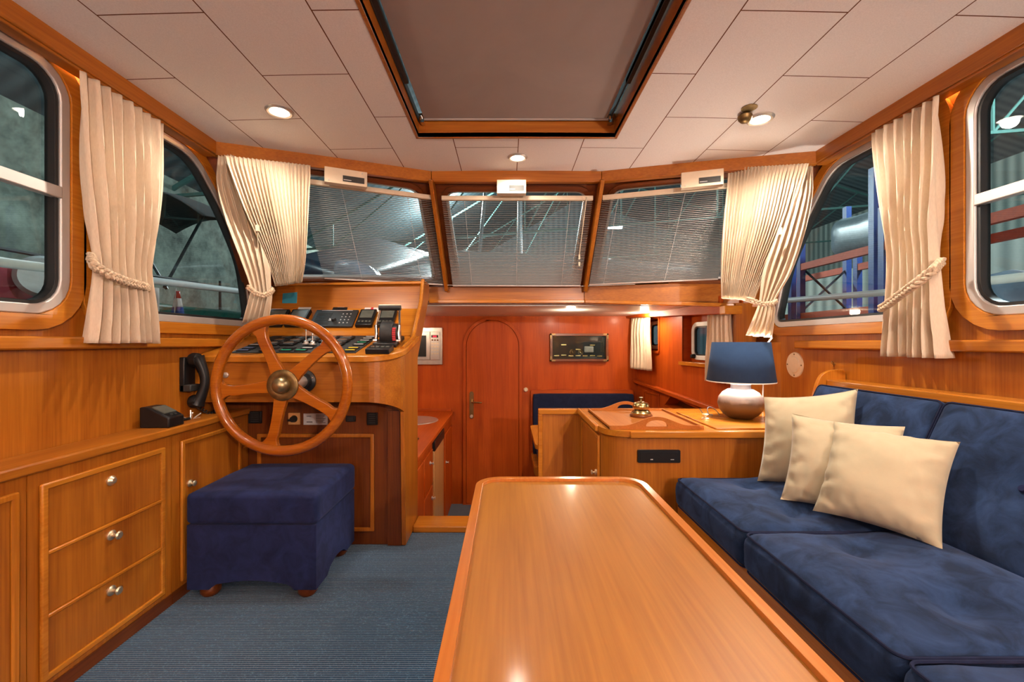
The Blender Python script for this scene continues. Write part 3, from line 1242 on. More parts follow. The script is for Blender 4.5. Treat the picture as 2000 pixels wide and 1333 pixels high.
def rope_mb(path, r=.008, strand=.0075, twists=7):
    """three plaited strands along path (list of points)"""
    m = MB()
    P = [Vector(p) for p in path]
    # resample by arc length
    seg = [(P[i + 1] - P[i]).length for i in range(len(P) - 1)]
    L = sum(seg)
    N = 90

    def pos(t):
        s = t * L
        for i, l in enumerate(seg):
            if s <= l or i == len(seg) - 1:
                return P[i].lerp(P[i + 1], min(1, s / l))
            s -= l
    for k in range(3):
        pts = []
        for i in range(N + 1):
            t = i / N
            p = pos(t)
            d = (pos(min(1, t + .02)) - pos(max(0, t - .02))).normalized()
            up = Vector((0, 0, 1)); up = (up - d * up.dot(d)).normalized()
            b = d.cross(up)
            a = 2 * PI * (t * twists + k / 3)
            pts.append(p + up * math.sin(a) * r * 1.2 + b * math.sin(2 * a) * r * .7)
        m.tube(pts, strand, 7)
    return m


def rows_px(data):
    """data: (v, pxA, pyA, YA, pxB, pyB, YB, amp) -> world rows"""
    out = []
    for (v, xa, ya, Ya, xb, yb, Yb, am) in data:
        a, b = at(xa, ya, Ya), at(xb, yb, Yb)
        out.append((v, a.x, a.y, a.z, b.x, b.y, b.z, am))
    return out


def side_rows(X, data):
    """data: (v, YA, YB, z, amp) on plane X"""
    return [(v, X + dx, ya, z, X + dx, yb, z, am) for (v, ya, yb, z, am, dx) in data]


# left side curtain (hangs on the left wall between the two windows)
t = thing('curtain', (-1.36, 1.52, .865), 'cream curtain at the left wall between the two side windows, tied with a plaited rope', 'curtain')
rows = side_rows(-1.352, [(0, 1.378, 1.715, .862, .006, 0), (.07, 1.378, 1.712, .80, .010, 0), (.30, 1.384, 1.700, .60, .016, 0), (.50, 1.402, 1.682, .43, .017, 0),
                          (.66, 1.425, 1.655, .285, .013, .0), (.72, 1.428, 1.655, .225, .014, 0), (.85, 1.418, 1.668, .12, .018, 0), (1, 1.402, 1.685, -.003, .021, 0)])
finish_cloth(ob('cloth', curtain_mesh(rows, 8, (1, 0, 0), 3, nv=60), 'curtaincloth', t))
p = [at(176, 498, 1.40) , at(184, 520, 1.375), at(210, 536, 1.41), at(250, 552, 1.50), at(282, 560, 1.60), at(293, 566, 1.655)]
ob('tie_back', rope_mb(p), 'rope', t)
# right side curtain
t = thing('curtain', (1.50, 1.6, .865), 'cream curtain at the right wall above the blue sofa, tied with a plaited rope', 'curtain')
rows = side_rows(1.505, [(0, 1.515, 1.795, .862, .006, 0), (.07, 1.515, 1.790, .80, .010, 0), (.30, 1.512, 1.760, .60, .017, 0), (.50, 1.520, 1.735, .43, .019, 0),
                         (.62, 1.520, 1.728, .32, .014, 0), (.74, 1.512, 1.730, .20, .015, 0), (.85, 1.503, 1.735, .10, .019, 0), (1, 1.485, 1.745, -.055, .024, 0)])
finish_cloth(ob('cloth', curtain_mesh(rows, 7, (-1, 0, 0), 11, nv=60), 'curtaincloth', t))
p = [at(1840, 510, 1.50), at(1822, 528, 1.46), at(1790, 553, 1.50), at(1760, 575, 1.58), at(1735, 594, 1.66), at(1719, 604, 1.72)]
ob('tie_back', rope_mb(p), 'rope', t)

# windscreen corner curtains, left: dense pleated panel and the gathered panel
t = thing('curtain', (-1.15, 2.1, .88), 'densely pleated cream curtain bunched over the left windscreen pane', 'curtain')
rows = rows_px([(0, 440, 304, 1.93, 606, 323, 2.155, .004), (.10, 446, 325, 1.93, 606, 345, 2.155, .009), (.45, 482, 420, 1.97, 602, 425, 2.15, .012),
                (.80, 522, 510, 2.04, 596, 512, 2.14, .011), (1, 538, 560, 2.07, 590, 552, 2.14, .010)])
finish_cloth(ob('cloth', curtain_mesh(rows, 21, (.35, -1, 0), 5, nv=44, per=8), 'curtaincloth', t), .0012)
t = thing('curtain', (-1.25, 2.0, .88), 'gathered cream curtain in the left windscreen corner with a knotted tie-back', 'curtain')
rows = rows_px([(0, 426, 305, 1.98, 456, 303, 2.01, .006), (.2, 424, 360, 1.98, 482, 360, 2.03, .012), (.45, 440, 430, 1.99, 512, 440, 2.06, .015),
                (.7, 470, 510, 1.98, 526, 512, 2.03, .013), (.84, 488, 562, 1.99, 529, 564, 2.03, .008), (.88, 486, 580, 1.99, 531, 580, 2.03, .009), (1, 474, 630, 1.99, 524, 628, 2.03, .016)])
finish_cloth(ob('cloth', curtain_mesh(rows, 5, (.2, -1, 0), 8, nv=60), 'curtaincloth', t))
p = [at(484, 560, 1.94), at(498, 573, 1.93), at(514, 578, 1.94), at(528, 572, 1.97), at(533, 566, 2.0)]
ob('tie_back', rope_mb(p, .006, .0055, 5), 'rope', t)
p = at(503, 446, 1.97)
m = MB(); m.box(p.x - .006, p.x + .006, p.y - .006, p.y + .006, p.z - .014, p.z + .014); m.tube([p, at(505, 520, 1.97)], .0012, 6)
ob('cord_toggle', m, 'creamplastic', t)
# right
t = thing('curtain', (1.2, 2.2, .88), 'densely pleated cream curtain bunched over the right windscreen pane', 'curtain')
rows = rows_px([(0, 1422, 329, 2.26, 1580, 319, 2.04, .004), (.10, 1421, 350, 2.26, 1574, 340, 2.04, .009), (.45, 1412, 440, 2.25, 1545, 430, 2.08, .012),
                (.80, 1408, 530, 2.24, 1500, 525, 2.13, .011), (1, 1409, 583, 2.24, 1472, 588, 2.16, .010)])
finish_cloth(ob('cloth', curtain_mesh(rows, 23, (-.3, -1, 0), 6, nv=44, per=8), 'curtaincloth', t), .0012)
t = thing('curtain', (1.35, 2.1, .88), 'gathered cream curtain in the right windscreen corner above the lamp, knotted low', 'curtain')
rows = rows_px([(0, 1556, 322, 2.07, 1588, 325, 2.06, .005), (.2, 1540, 385, 2.08, 1586, 385, 2.06, .012), (.45, 1515, 460, 2.09, 1570, 460, 2.06, .015),
                (.7, 1489, 535, 2.11, 1545, 535, 2.08, .013), (.82, 1483, 588, 2.12, 1513, 590, 2.10, .007), (.87, 1478, 604, 2.12, 1515, 605, 2.10, .009), (1, 1457, 655, 2.12, 1508, 660, 2.10, .014)])
finish_cloth(ob('cloth', curtain_mesh(rows, 5, (-.2, -1, 0), 14, nv=60), 'curtaincloth', t))
p = [at(1458, 584, 2.14), at(1470, 588, 2.07), at(1490, 595, 2.05), at(1508, 593, 2.06), at(1516, 588, 2.10)]
ob('tie_back', rope_mb(p, .006, .0055, 5), 'rope', t)
p = at(1524, 452, 2.02)
m = MB(); m.box(p.x - .006, p.x + .006, p.y - .006, p.y + .006, p.z - .016, p.z + .016)
ob('cord_toggle', m, 'creamplastic', t)

# lower cabin curtains
def lower_curtain(ya, yb, zt, zb, folds, seed, label, flare=.0, inset=.055):
    t = thing('curtain', tuple(A2 + UW * uw((ya + yb) / 2) + nr * .05 + Vector((0, 0, zt))), label, 'curtain')
    a, b = A2 + UW * uw(ya) + nr * inset, A2 + UW * uw(yb) + nr * inset
    e = UW * flare
    rows = [(0, a.x, a.y, zt, b.x, b.y, zt, .006), (.12, a.x, a.y, zt - .05, b.x, b.y, zt - .05, .010),
            (1, a.x - e.x, a.y - e.y, zb, b.x + e.x, b.y + e.y, zb, .014)]
    finish_cloth(ob('cloth', curtain_mesh(rows, folds, nr, seed, nv=24), 'curtaincloth', t))


lower_curtain(4.13, 3.74, .225, -.245, 7, 21, 'cream curtain in the far right corner of the lower cabin beside the picture', .01, .075)
lower_curtain(2.93, 2.70, .205, -.26, 6, 22, 'cream curtain in the lower cabin behind the blue lampshade', .03)

# ------------------------------------------------------------------ blinds
BL = ['venetian blind half covered by the pleated curtain over the left windscreen pane',
      'venetian blind over the middle windscreen pane',
      'venetian blind over the right windscreen pane']


def pane_pt(k, u, v, inset):
    A, B, C_, D = PANES[k]
    p = (A.lerp(B, u)).lerp(C_.lerp(D, u), v)
    U = (B - A).normalized()
    n = Vector((U.y, -U.x, 0))
    return p + n * inset


for k in range(3):
    u0, u1 = ((.30, .965), (.045, .965), (.035, .74))[k]
    vt, vb = ((.19, .965), (.19, .975), (.19, .965))[k]
    ins = .045
    a, b = pane_pt(k, u0, vt, ins), pane_pt(k, u1, vt, ins)
    c, d = pane_pt(k, u0, vb, ins), pane_pt(k, u1, vb, ins)
    t = thing('venetian_blind', tuple((a + b) / 2), BL[k], 'blind', 'venetian blinds on the windscreen')
    U = (b - a).normalized()
    n = Vector((U.y, -U.x, 0))

    def bar(m, p, q, hw, hz):
        m.hexa([tuple(p - n * hw - Vector((0, 0, hz))), tuple(q - n * hw - Vector((0, 0, hz))), tuple(q + n * hw - Vector((0, 0, hz))), tuple(p + n * hw - Vector((0, 0, hz))),
                tuple(p - n * hw + Vector((0, 0, hz))), tuple(q - n * hw + Vector((0, 0, hz))), tuple(q + n * hw + Vector((0, 0, hz))), tuple(p + n * hw + Vector((0, 0, hz)))])
    m = MB(); bar(m, a, b, .012, .0125)
    ob('head_rail', m, 'creamplastic', t, bevel=.002)
    m = MB(); bar(m, c, d, .008, .004)
    ob('bottom_rail', m, 'slat', t, bevel=.001)
    m = MB()
    NS = 52
    for i in range(1, NS):
        s = i / NS
        p, q = a.lerp(c, s), b.lerp(d, s)
        mid = (p + q) / 2
        el = math.atan2(mid.z, math.hypot(mid.x, mid.y))
        tilt = el + math.radians((9, 8 + 42 * max(0, s - .35), 6 + 24 * s)[k])
        hw = .0082
        sag = .004 * math.sin(PI * s) * (1 if k == 2 else 0)
        ax = n * (-math.cos(tilt)) + Vector((0, 0, math.sin(tilt)))
        th = Vector((0, 0, .0004))
        m.hexa([tuple(p - ax * hw - th), tuple(q - ax * hw - th), tuple(q + ax * hw - th), tuple(p + ax * hw - th),
                tuple(p - ax * hw + th), tuple(q - ax * hw + th), tuple(q + ax * hw + th), tuple(p + ax * hw + th)])
    ob('slats', m, 'slat', t, smooth=False)
    for f in ((.3, .8), (.15, .5, .85), (.12, .6))[k]:
        m = MB(); m.tube([a.lerp(b, f) + n * .010, c.lerp(d, f) + n * .010], .0011, 6)
        ob('ladder_cord', m, 'cord', t)
    if k == 1:
        q = a.lerp(b, .955) + n * .022
        r = a.lerp(b, .955).lerp(c.lerp(d, .955), .62) + n * .03
        m = MB(); m.cyl(q, r, .003); m.cyl(r, r - Vector((0, 0, .03)), .006); m.cyl(r - Vector((0, 0, .045)), r - Vector((0, 0, .07)), .006)
        m.tube([a.lerp(b, .93) + n * .02, a.lerp(b, .955).lerp(c.lerp(d, .955), .3) + n * .03], .0012, 6)
        ob('tilt_wand', m, 'creamplastic', t)

# steadying cord stretched under blinds
m = MB(); m.tube([pane_pt(0, .98, .985, .06), pane_pt(1, .0, .975, .09), pane_pt(1, .99, .985, .09), pane_pt(2, .3, .985, .07)], .0014, 6)
tag(ob('cord_line', m, 'cord'), 'thin white cord running along the bottoms of the windscreen blinds', 'cord')

# wiper-motor cover boxes above the blinds
for k, (u0, u1, zt, zb, lab) in enumerate(((.455, .655, .872, .806, 'cream cover box with dark plate above the left blind'),
                                           (.385, .555, .902, .822, 'cream cover box with dark plate above the middle blind'),
                                           (.405, .60, .885, .806, 'cream cover box with dark plate above the right blind'))):
    A, B = PANES[k][0], PANES[k][1]
    a, b = A.lerp(B, u0), A.lerp(B, u1)
    U = (b - a).normalized()
    n = Vector((U.y, -U.x, 0))
    a2, b2 = a + n * .040, b + n * .040
    L = (b - a).length
    zt0 = (.893 if k == 1 else (.868 + .025 * (u0 if k == 0 else 1 - u0)))
    t = thing('cover_box', (a2.x, a2.y, zb), lab, 'box', 'cover boxes above the windscreen blinds')
    m = MB()
    m.plate([(0, zb - .002), (L, zb - .002), (L, zt0 + .002), (0, zt0 + .002)], [], (a2.x, a2.y, 0), U, (0, 0, 1), -.03, .012)
    ob('housing', m, 'creamplastic', t, bevel=.002)
    m = MB()
    m.plate([(L * .42, zb + .012), (L * .93, zb + .012), (L * .93, zb + .042), (L * .42, zb + .042)], [], (a2.x, a2.y, 0), U, (0, 0, 1), .012, .0135)
    pl = ob('name_plate', m, 'darkgrey', t)
    m = MB()
    m.plate([(L * .44, zb + .019), (L * .62, zb + .019), (L * .62, zb + .022), (L * .44, zb + .022)], [], (a2.x, a2.y, 0), U, (0, 0, 1), .0135, .014)
    ob('print', m, 'paper', pl)
    for (fu, zz) in ((.88, zt0 - .008), (.10, zb + .010)):
        q = Vector((a2.x, a2.y, zz)) + U * L * fu + n * .012
        m = MB(); m.cyl(q, q + n * .002, .0038, seg=12)
        ob('screw', m, 'steel', t)

# ------------------------------------------------------------------ left cabinets


def knob(parent, p, d, r=.013, out=.028, mat='nickel', flush=False):
    m = MB()
    pr = [(0, 0), (r * 1.15, 0), (r * 1.15, .004), (r * .9, .007)]
    if flush:
        pr += [(r * .85, .009), (r * .6, .013), (0, .014)]
    else:
        pr += [(r * .42, .009), (r * .36, out * .55), (r * .75, out * .72), (r * .95, out * .86), (r * .7, out * .98), (0, out)]
    m.lathe(pr, p, d, 20)
    return ob('knob', m, mat, parent)


XF = -1.29


def moulding(m, y0, y1, z0, z1, X, s, w=.018, t=.012):
    m.plate([(y0, z0), (y1, z0), (y1, z1), (y0, z1)], [[(y0 + w, z0 + w), (y1 - w, z0 + w), (y1 - w, z1 - w), (y0 + w, z1 - w)]],
            (X, 0, 0), (0, 1, 0), (0, 0, 1), *((0, t) if s > 0 else (-t, 0)))


def wall_cab(name, y0, y1, label):
    t = thing(name, ((XL + XF) / 2, (y0 + y1) / 2, FL), label, 'cabinet')
    m = MB(); m.box(XL + .002, XF, y0 + .0005, y1 - .0005, FL + .005, -.358)
    ob('body', m, 'wood_z', t)
    m = MB(); m.box(XF, XF + .004, y0 + .0005, y1 - .0005, FL + .001, FL + .045)
    ob('plinth', m, 'deepwood_y', t)
    return t


c1 = wall_cab('cabinet', .35, 1.168, 'long cabinet at the left edge with a framed door, nearest the viewer')
m = MB(); m.box(XF, XF + .006, .5, 1.124, -.93, -.405)
d = ob('door', m, 'wood_z', c1)
m = MB(); moulding(m, .48, 1.144, -.945, -.393, XF, 1)
ob('door_moulding', m, 'trimwood_z', c1, bevel=.004)
knob(d, (XF + .006, .56, -.60), (1, 0, 0))
c2 = wall_cab('drawer_cabinet', 1.170, 1.672, 'left wall cabinet with three stacked drawers and brass knobs')
m = MB(); moulding(m, 1.198, 1.632, -.945, -.393, XF, 1)
ob('drawer_moulding', m, 'trimwood_y', c2, bevel=.004)
for i, (z0, z1) in enumerate(((-.583, -.412), (-.760, -.596), (-.927, -.773))):
    m = MB(); m.box(XF, XF + .005, 1.217, 1.613, z0, z1)
    d = ob('drawer', m, 'wood_z', c2, bevel=.001)
    m = MB(); m.box(XF, XF + .012, 1.214, 1.616, z0 - .012, z0 - .001)
    if i < 2:
        ob('divider_rail', m, 'trimwood_y', c2, bevel=.003)
    else:
        m.bm.free()
    knob(d, (XF + .005, 1.412, (-.449, -.626, -.806)[i]), (1, 0, 0), r=.014, out=.032, flush=(i == 0))
c3 = wall_cab('cabinet', 1.674, 2.168, 'left wall cabinet with a narrow door between the drawers and helm console')
m = MB(); m.box(XF, XF + .006, 1.735, 2.085, -.93, -.405)
d = ob('door', m, 'wood_z', c3)
m = MB(); moulding(m, 1.715, 2.10, -.945, -.390, XF, 1)
ob('door_moulding', m, 'trimwood_z', c3, bevel=.004)
knob(d, (XF + .006, 1.762, -.571), (1, 0, 0), out=.024)
m = MB(); m.box(XL + .002, XF + .014, .35, 2.168, -.357, -.327)
tag(ob('worktop', m, 'wood_y', bevel=.006), 'long narrow wooden worktop over the left wall cabinets', 'worktop')

# charger on worktop
t = thing('charger_dock', (-1.362, 1.72, -.327), 'black charging dock with sloping top on the left worktop', 'charger')
m = MB()
y0, y1 = 1.655, 1.735
prof = [(-1.40, -.327), (-1.285, -.327), (-1.285, -.287), (-1.365, -.248), (-1.40, -.248)]
m.plate([(p[0], p[1]) for p in prof], [], (0, y0, 0), (1, 0, 0), (0, 0, 1), -(y1 - y0), 0)
ob('housing', m, 'black', t, bevel=.006, seg=3)
m = MB()
m.hexa([(-1.357, 1.664, -.2515), (-1.31, 1.664, -.2745), (-1.31, 1.726, -.2745), (-1.357, 1.726, -.2515),
        (-1.356, 1.664, -.2480), (-1.309, 1.664, -.2710), (-1.309, 1.726, -.2710), (-1.356, 1.726, -.2480)])
ob('screen', m, 'screen', t)
m = MB(); m.cyl((-1.297, 1.68, -.282), (-1.2945, 1.68, -.277), .006, seg=12); m.cyl((-1.297, 1.70, -.282), (-1.2945, 1.70, -.277), .006, seg=12)
ob('buttons', m, 'darkgrey', t)
# bunch of keys / cables
t = thing('key_bunch', (-1.33, 1.85, -.327), 'small bunch of keys and leads beside the charging dock', 'keys')
m = MB()
for i in range(6):
    a = i * 1.1
    q = Vector((-1.33 + .012 * math.cos(a), 1.83 + .012 * math.sin(a), -.322))
    m.tube([q, q + Vector((.028 * math.cos(a), .028 * math.sin(a), .006 + .012 * (i % 3)))], .0025, 6)
ob('keys', m, 'steel', t)
m = MB(); m.tube([(-1.345, 1.765, -.318), (-1.34, 1.79, -.320), (-1.335, 1.83, -.321)], .006, 8)
ob('lead', m, 'black', t)

# telephone handset on the left wall
t = thing('telephone', (XL, 1.95, -.25), 'black telephone handset hanging on the left wall beside the helm', 'telephone')
m = MB(); m.box(XL, XL + .022, 1.885, 1.955, -.215, -.065)
ob('cradle', m, 'black', t, bevel=.004)
m = MB(); m.box(XL + .002, XL + .05, 1.885, 1.950, -.215, -.185)
ob('cradle_foot', m, 'darkgrey', t, bevel=.004)
m = MB()
pts = []
for i in range(25):
    a = i / 24
    z = -.068 - a * .205
    bow = math.sin(PI * a)
    pts.append((XL + .050 + .030 * bow, 1.925 + .006 * bow, z))
tp = [1.15 - .45 * math.sin(PI * i / 24) ** .6 for i in range(25)]
m.tube(pts, .026, 14, taper=tp)
m.lathe([(0, .0), (.028, .002), (.032, .012), (.030, .034), (.018, .04), (0, .04)], (XL + .022, 1.925, -.078), (1, 0, 0), 20)
m.lathe([(0, .0), (.026, .002), (.030, .012), (.028, .034), (.018, .04), (0, .04)], (XL + .022, 1.925, -.262), (1, 0, 0), 20)
ob('handset', m, 'black', t)
m = MB()
pts = []
for i in range(140):
    a = i / 139
    base = Vector((XL + .05 + .035 * a, 1.925 + .12 * a, -.285 - .038 * min(1, a * 2.2) + .0))
    an = a * 60
    pts.append(base + Vector((math.cos(an), 0, math.sin(an))) * .006)
m.tube(pts, .0022, 5)
ob('coiled_cord', m, 'black', t)

# ------------------------------------------------------------------ helm console
t = thing('helm_console', (-.95, 2.25, FL), 'tall wooden helm console with sloping dashboard behind the steering wheel', 'console')
XS = -.50


def dz(y):
    return -.064 + .22 * (y - 1.95)


# plan path of the dash front
def dash_path(off=0.0, n=10):
    r = .15
    pts = [(XL + .004, 1.975 - off), (-1.2, 1.975 - off), (-.95, 1.975 - off)]
    cx, cy = XS - r, 1.975 + r
    for i in range(n + 1):
        a = math.radians(-90 + 90 * i / n)
        pts.append((cx + (r + off) * math.cos(a), cy + (r + off) * math.sin(a)))
    pts.append((XS + off, 2.25))
    return pts


# dashboard top
pp = dash_path(.016)
pp[-1] = (XS + .016, 2.41)
pp.append((XL + .004, 2.41))
m = MB()
top = [m.bm.verts.new((p[0], p[1], dz(p[1]))) for p in pp]
bot = [m.bm.verts.new((p[0], p[1], dz(p[1]) - .030)) for p in pp]
m.face(top); m.face(bot[::-1])
for i in range(len(pp)):
    j = (i + 1) % len(pp)
    m.face([bot[i], bot[j], top[j], top[i]])
ob('dashboard', m, 'trimwood_x', t, bevel=.005)
# apron
pa = dash_path(0)[:-1]
m = MB()
N = len(pa)


def zb_(p):
    k = max(0, min(1, (p[1] - 1.975) / .15))
    return -.272 - .068 * k


outer = [(p, dz(p[1]) - .026, zb_(p)) for p in pa]
pi_ = dash_path(-.02)[:-1]
for i in range(N - 1):
    (p, zt, zb), (q, zt2, zb2) = outer[i], outer[i + 1]
    a, b = pi_[i], pi_[i + 1]
    m.hexa([(p[0], p[1], zb), (q[0], q[1], zb2), (b[0], b[1], zb2), (a[0], a[1], zb),
            (p[0], p[1], zt), (q[0], q[1], zt2), (b[0], b[1], zt2), (a[0], a[1], zt)])
bmesh.ops.remove_doubles(m.bm, verts=m.bm.verts[:], dist=1e-5)
ob('apron', m, 'wood_x', t, angle=30)
# side panel
m = MB()
side = [(2.155, FL + .004), (2.44, FL + .004), (2.44, -.09), (2.80, .29), (2.80, .375), (2.63, .375), (2.575, .235), (2.36, .035), (2.125, -.058), (2.125, -.338)]
m.plate(side, [], (XS, 0, 0), (0, 1, 0), (0, 0, 1), -.022, 0)
ob('side_panel', m, 'wood_z', t, bevel=.003)
m = MB()
m.tube([(XS - .004, 2.10, -.030), (XS - .004, 2.25, .004), (XS - .006, 2.35, .030), (XS - .008, 2.40, .075), (XS - .008, 2.565, .235), (XS - .008, 2.63, .378)], .011, 8)
ob('side_coaming', m, 'trimwood_y', t)
# instrument board (sloping) and upright board
m = MB()
m.hexa([(XL + .004, 2.40, .038), (XS - .02, 2.40, .038), (XS - .02, 2.42, .020), (XL + .004, 2.42, .020),
        (XL + .004, 2.58, .20), (XS - .02, 2.58, .20), (XS - .02, 2.60, .18), (XL + .004, 2.60, .18)])
ob('instrument_board', m, 'trimwood_x', t)
m = MB()
m.hexa([(XL + .004, 2.58, .20), (XS - .02, 2.58, .20), (XS - .02, 2.60, .19), (XL + .004, 2.60, .19),
        (XL + .004, 2.63, .345), (XS - .02, 2.64, .36), (XS - .02, 2.66, .36), (XL + .004, 2.65, .345)])
ob('upright_board', m, 'wood_x', t)
m = MB()
m.hexa([(XL + .02, 2.605, .338), (XS + .002, 2.612, .352), (XS + .002, 2.68, .352), (XL + .02, 2.68, .338),
        (XL + .02, 2.605, .352), (XS + .002, 2.612, .368), (XS + .002, 2.68, .368), (XL + .02, 2.68, .352)])
ob('top_cap', m, 'trimwood_x', t, bevel=.003)
# knee panel
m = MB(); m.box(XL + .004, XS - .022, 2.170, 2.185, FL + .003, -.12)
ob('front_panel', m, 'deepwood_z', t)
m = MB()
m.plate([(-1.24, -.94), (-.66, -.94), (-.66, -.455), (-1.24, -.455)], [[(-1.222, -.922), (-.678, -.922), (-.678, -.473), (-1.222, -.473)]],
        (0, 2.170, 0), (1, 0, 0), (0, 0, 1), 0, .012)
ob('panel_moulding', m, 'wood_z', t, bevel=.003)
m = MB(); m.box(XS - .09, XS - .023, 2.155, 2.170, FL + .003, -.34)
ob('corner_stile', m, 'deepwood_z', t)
# ignition lock on apron
q = at(441, 733, 1.972)
m = MB(); m.lathe([(0, -.0), (.013, 0), (.013, .006), (.006, .008), (0, .008)], (q.x, 1.975, q.z), (0, -1, 0), 18)
ob('ignition_lock', m, 'steel', t)
# steering flange
q = Vector((-.917, 1.975, -.176))
m = MB(); m.lathe([(0, 0), (.052, 0), (.052, .010), (.040, .016), (.034, .03), (0, .03)], q, (0, -1, 0), 30)
ob('steering_flange', m, 'black', t)
for a in (20, 110, 200, 290):
    m = MB()
    r = q + Vector((.043 * math.cos(math.radians(a)), -.010, .043 * math.sin(math.radians(a))))
    m.lathe([(0, .008), (.004, .006), (.0055, 0)], r, (0, -1, 0), 12)
    ob('flange_bolt', m, 'chrome', t)

# things on knee panel
q = at(576, 818, 2.17)
s = thing('rotary_switch', (q.x, 2.17, q.z), 'square rotary switch with black knob under the dashboard', 'switch')
m = MB(); m.box(q.x - .029, q.x + .029, 2.160, 2.170, q.z - .029, q.z + .029)
ob('plate', m, 'paleveneer', s, bevel=.002)
m = MB(); m.lathe([(0, .02), (.013, .02), (.017, .004), (.018, 0)], (q.x, 2.16, q.z), (0, -1, 0), 20); m.box(q.x - .024, q.x, 2.142, 2.15, q.z - .010, q.z + .0)
ob('knob', m, 'black', s)
q = at(617, 819, 2.17)
s = thing('label_plate', (q.x, 2.17, q.z), 'pale printed plate beside the rotary switch under the dashboard', 'sign')
m = MB(); m.box(q.x - .06, q.x + .06, 2.166, 2.170, q.z - .028, q.z + .028)
ob('plate', m, 'paleprint', s)
m = MB()
for i in range(7):
    m.box(q.x + .002, q.x + .05 - .006 * (i % 3), 2.1655, 2.1662, q.z + .020 - i * .0065, q.z + .0225 - i * .0065)
m.box(q.x - .045, q.x - .022, 2.1655, 2.1662, q.z + .013, q.z + .016)
m.box(q.x - .045, q.x - .015, 2.1655, 2.1662, q.z - .016, q.z - .012)
ob('print', m, 'darkgrey', s)
for (px, py, w, h, lab) in ((500, 815, .032, .03, 'black square socket on the dark left of the knee panel'), (686, 818, .024, .014, 'small black double socket under the dashboard, right of the wheel rim'),
                            (728, 818, .026, .030, 'black vented socket at the right under the dashboard'), (536, 818, .012, .022, 'narrow black switch behind the lower wheel spoke')):
    q = at(px, py, 2.17)
    s = thing('socket', (q.x, 2.17, q.z), lab, 'socket')
    m = MB(); m.box(q.x - w, q.x + w, 2.158, 2.170, q.z - h, q.z + h)
    ob('plate', m, 'black', s, bevel=.002)
    m = MB()
    for i in range(5):
        zz = q.z - h * .7 + i * h * .35
        m.box(q.x - w * .6, q.x + w * .6, 2.156, 2.1585, zz, zz + h * .1)
    ob('ribs', m, 'darkgrey', s)

# switch panel on dashboard
SL = math.atan(.22)


def dp(x, y, h=0.0):
    """point on dash surface lifted by h along its normal"""
    return Vector((x, y - h * math.sin(SL), dz(y) + h * math.cos(SL)))


def dbox(m, x0, x1, y0, y1, h0, h1):
    m.hexa([tuple(dp(x0, y0, h0)), tuple(dp(x1, y0, h0)), tuple(dp(x1, y1, h0)), tuple(dp(x0, y1, h0)),
            tuple(dp(x0, y0, h1)), tuple(dp(x1, y0, h1)), tuple(dp(x1, y1, h1)), tuple(dp(x0, y1, h1))])


s = thing('switch_panel', tuple(dp(-.985, 2.2, 0)), 'black gauge and switch panel with coloured labels on the dashboard', 'instrument panel')
m = MB(); dbox(m, -1.28, -.70, 2.010, 2.385, 0, .004)
ob('base_plate', m, 'darkgrey', s)
for j, y in enumerate((2.165, 2.235, 2.305)):
    for i, x in enumerate((-1.165, -1.085, -1.005, -.925, -.845)):
        if j == 0 and i in (2, 3):
            continue
        if j == 2 and i == 2:
            pass
        m = MB()
        dbox(m, x - .035, x + .035, y - .029, y + .029, .004, .016)
        g = ob('gauge', m, 'black', s, bevel=.005)
        m = MB()
        m.lathe([(0, .0165), (.024, .0165), (.026, .0155)], dp(x, y, 0), dp(0, 0, 1) - dp(0, 0, 0), 20)
        ob('gauge_glass', m, 'gaugeglass', g)
labs = [('blueprint', -1.235, 2.04), ('blueprint', -1.235, 2.085), ('orange_label', -1.13, 2.04), ('blackmatte', -1.12, 2.085), ('green', -1.035, 2.04), ('blackmatte', -1.04, 2.085),
        ('green', -.965, 2.04), ('paleprint', -.955, 2.085), ('yellow', -.875, 2.04), ('yellow', -.87, 2.085), ('yellow', -.80, 2.04), ('yellow', -.735, 2.04), ('yellow', -.735, 2.085),
        ('paleprint', -.735, 2.16), ('green', -.735, 2.205), ('paleprint', -.735, 2.25), ('paleprint', -.735, 2.30), ('paleprint', -.735, 2.345), ('paleprint', -1.245, 2.15), ('blackmatte', -1.24, 2.24)]
for (mt, x, y) in labs:
    m = MB(); dbox(m, x - .027, x + .027, y - .013, y + .013, .004, .009)
    g = ob('switch', m, 'black', s, bevel=.001)
    m = MB(); dbox(m, x - .022, x + .022, y - .006, y + .006, .009, .0105)
    ob('switch_label', m, mt, g)
for (x, y, h) in ((-.992, 2.15, .075), (-.955, 2.14, .055), (-.905, 2.15, .05)):
    m = MB()
    m.lathe([(0, .01), (.018, .010), (.018, .014), (.012, .016), (.010, .026), (.003, .030), (.0025, h), (.006, h + .004), (.006, h + .016), (0, h + .018)], dp(x, y, 0), (0, 0, 1), 16)
    ob('joystick', m, 'steel', s)

# instruments on sloping board
bd = Vector((0, .18, .16)).normalized()
bn = Vector((0, -bd.z, bd.y))


def bp_(x, sl, h=0.0):
    return Vector((x, 2.40 + .18 * sl, .038 + .162 * sl)) + bn * h


def bbox(m, x0, x1, s0, s1, h0, h1):
    m.hexa([tuple(bp_(x0, s0, h0)), tuple(bp_(x1, s0, h0)), tuple(bp_(x1, s1, h0)), tuple(bp_(x0, s1, h0)),
            tuple(bp_(x0, s0, h1)), tuple(bp_(x1, s0, h1)), tuple(bp_(x1, s1, h1)), tuple(bp_(x0, s1, h1))])


